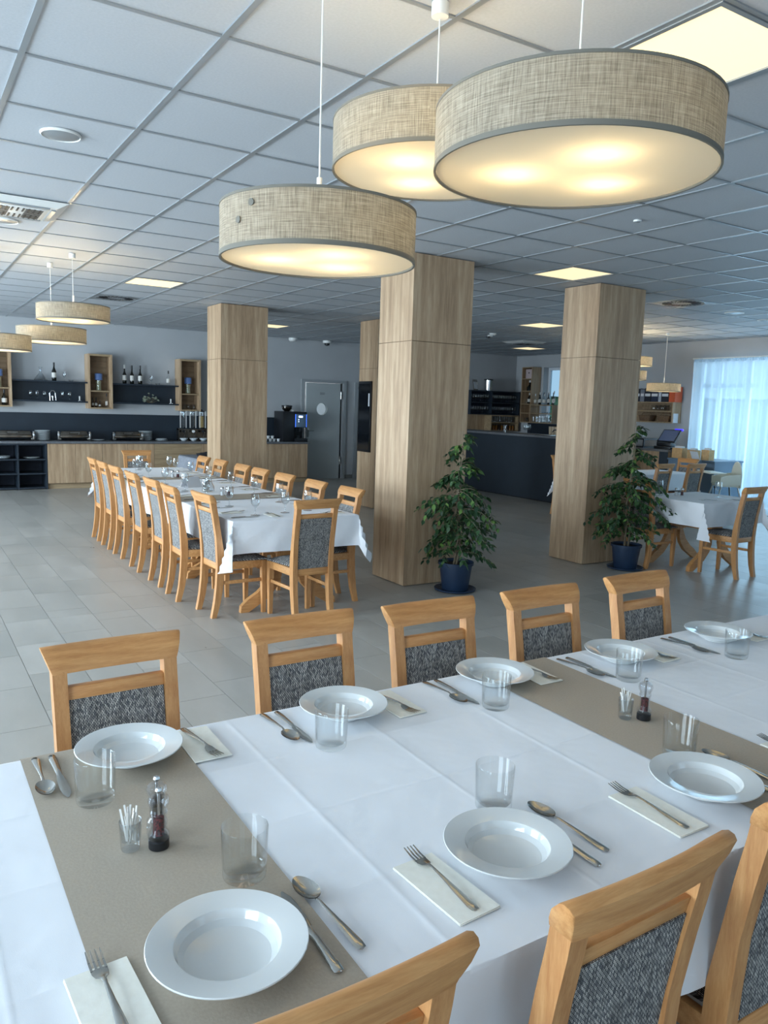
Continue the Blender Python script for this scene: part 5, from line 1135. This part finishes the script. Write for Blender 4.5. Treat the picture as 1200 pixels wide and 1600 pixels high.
# ================================================================ potted ficus trees
def leaf_mesh(L, W):
    m = MB(); mid = [m.b.verts.new((0, L*u, -.12*L*u*u)) for u in (0, .3, .6, .85, 1.05)]
    for s in (-1, 1):
        e = [m.b.verts.new((s*W*k, L*u, .10*W-.12*L*u*u)) for u, k in ((.12, .55), (.38, 1), (.62, .85), (.85, .35))]
        ch = [mid[0], *e, mid[4]]
        for q in ((mid[0], e[0], mid[1]), (e[0], e[1], mid[1]), (mid[1], e[1], e[2], mid[2]), (mid[2], e[2], e[3], mid[3]), (mid[3], e[3], mid[4])): m.b.faces.new(q if s > 0 else q[::-1])
    return m
LM = [leaf_mesh(L, W).mesh('leaf', LEAF, True, 180) for L, W in ((.062, .0165), (.054, .015), (.07, .018))]
def ficus(label, cx, cy, H, wide, seed, limit):
    r = random.Random(seed); t = thing('potted_ficus', label, 'plant', (cx, cy, 0), 0, 'potted ficus trees')
    MB().lathe([(0, 0), (.155, 0), (.185, .012), (.188, .024), (.182, .025), (.155, .008), (0, .008)], n=40).obj('saucer', POTB, t)
    MB().lathe([(0, .0095), (.115, .0095), (.118, .014), (.146, .235), (.158, .237), (.160, .262), (.152, .264), (.146, .245), (.138, .240), (.0, .20)], n=40).obj('pot', POTB, t)
    MB().lathe([(0, .236), (.06, .238), (.1375, .2355)], n=24).obj('soil', SOIL, t)
    stems = []; m = MB()
    for k in range(3):
        a = 2*PI*k/3+r.uniform(0, 1); pts = [Vector((.02*math.cos(a), .02*math.sin(a), .232))]
        top = H*(1, .86, .74)[k]
        for i in range(1, 7):
            z = .23+(top-.23)*i/6; pts.append(Vector((.03*math.cos(a+i*.9)*(1-i/9)+r.uniform(-.01, .01), .03*math.sin(a+i*.9)*(1-i/9)+r.uniform(-.01, .01), z)))
        m.tube(pts, [.011*(1-.75*i/6) for i in range(7)], 6); stems.append(pts)
    m.obj('trunk', BARK, t)
    def env(z):
        u = (z-.18)/(H-.18)
        return wide*(1.0 if u < .12 else 1.12 if u < .38 else 1.12*(1-(u-.38)/.68)**.85+.02)*(.62+.38*min(1, u/.25))
    br = MB(); leaves = []
    nb = 82
    for b in range(nb):
        st = stems[b % 3]; u = .10+.88*(b/nb)**.92; k = u*6; i = min(5, int(k)); p0 = st[i].lerp(st[i+1], k-i)
        z0 = p0.z; ln = env(z0)*r.uniform(.55, 1.05); a = b*2.4+r.uniform(-.4, .4)
        pts = []
        for q in range(6):
            f = q/5; pts.append(Vector((p0.x+ln*f*math.cos(a+.25*f), p0.y+ln*f*math.sin(a+.25*f), z0+ln*(.42*f-.75*f*f)+.02*f)))
            if pts[-1].y > limit: pts[-1].y = limit-(pts[-1].y-limit)*.5
        br.tube(pts, [.0035*(1-.7*q/5) for q in range(6)], 4)
        n = int(8+ln*40)
        for q in range(n):
            f = .18+.82*(q+1)/n; k2 = f*5; j = min(4, int(k2)); p = pts[j].lerp(pts[j+1], k2-j); d = (pts[j+1]-pts[j]).normalized()
            yaw = math.atan2(d.y, d.x)+(.9 if q % 2 else -.9)+r.uniform(-.5, .5); pit = r.uniform(-1.05, -.15)
            leaves.append((p+Vector((r.uniform(-.015, .015), r.uniform(-.015, .015), r.uniform(-.02, .01))), yaw, pit, r.uniform(-.7, .7), r.randrange(3), r.uniform(.78, 1.12)))
    br_ok = br
    br_ok.obj('branches', BARK, t)
    keep = []
    for p, yaw, pit, roll, k, s in leaves:
        if p.y > limit: p = Vector((p.x, limit-(p.y-limit)*.5, p.z))
        if p.z < .06: continue
        keep.append((p, yaw, pit, roll, k, s))
    keep.sort(key=lambda q: q[0].y)         # the ones towards the photographer first
    rest_ = bmesh.new()
    for i, (p, yaw, pit, roll, k, s) in enumerate(keep):
        M = Matrix.Translation(p) @ Matrix.Rotation(yaw-PI/2, 4, 'Z') @ Matrix.Rotation(pit, 4, 'X') @ Matrix.Rotation(roll, 4, 'Y') @ Matrix.Scale(s, 4)
        if i < 300: o = mobj('leaf', LM[k], t); o.matrix_local = M
        else:
            n0 = len(rest_.verts); rest_.from_mesh(LM[k]); rest_.verts.ensure_lookup_table()
            for v in rest_.verts[n0:]: v.co = M @ v.co
    me = bpy.data.meshes.new('foliage'); rest_.to_mesh(me); rest_.free(); me.materials.append(LEAF); tag(mobj('foliage', me, t), kind='stuff')
    return t
ficus('potted ficus in a dark blue pot before the middle pillar', 4.19, 5.43, 1.42, .37, 11, .22); ficus('potted ficus in a dark blue pot before the right pillar', 6.45, 5.46, 1.52, .42, 23, .22)
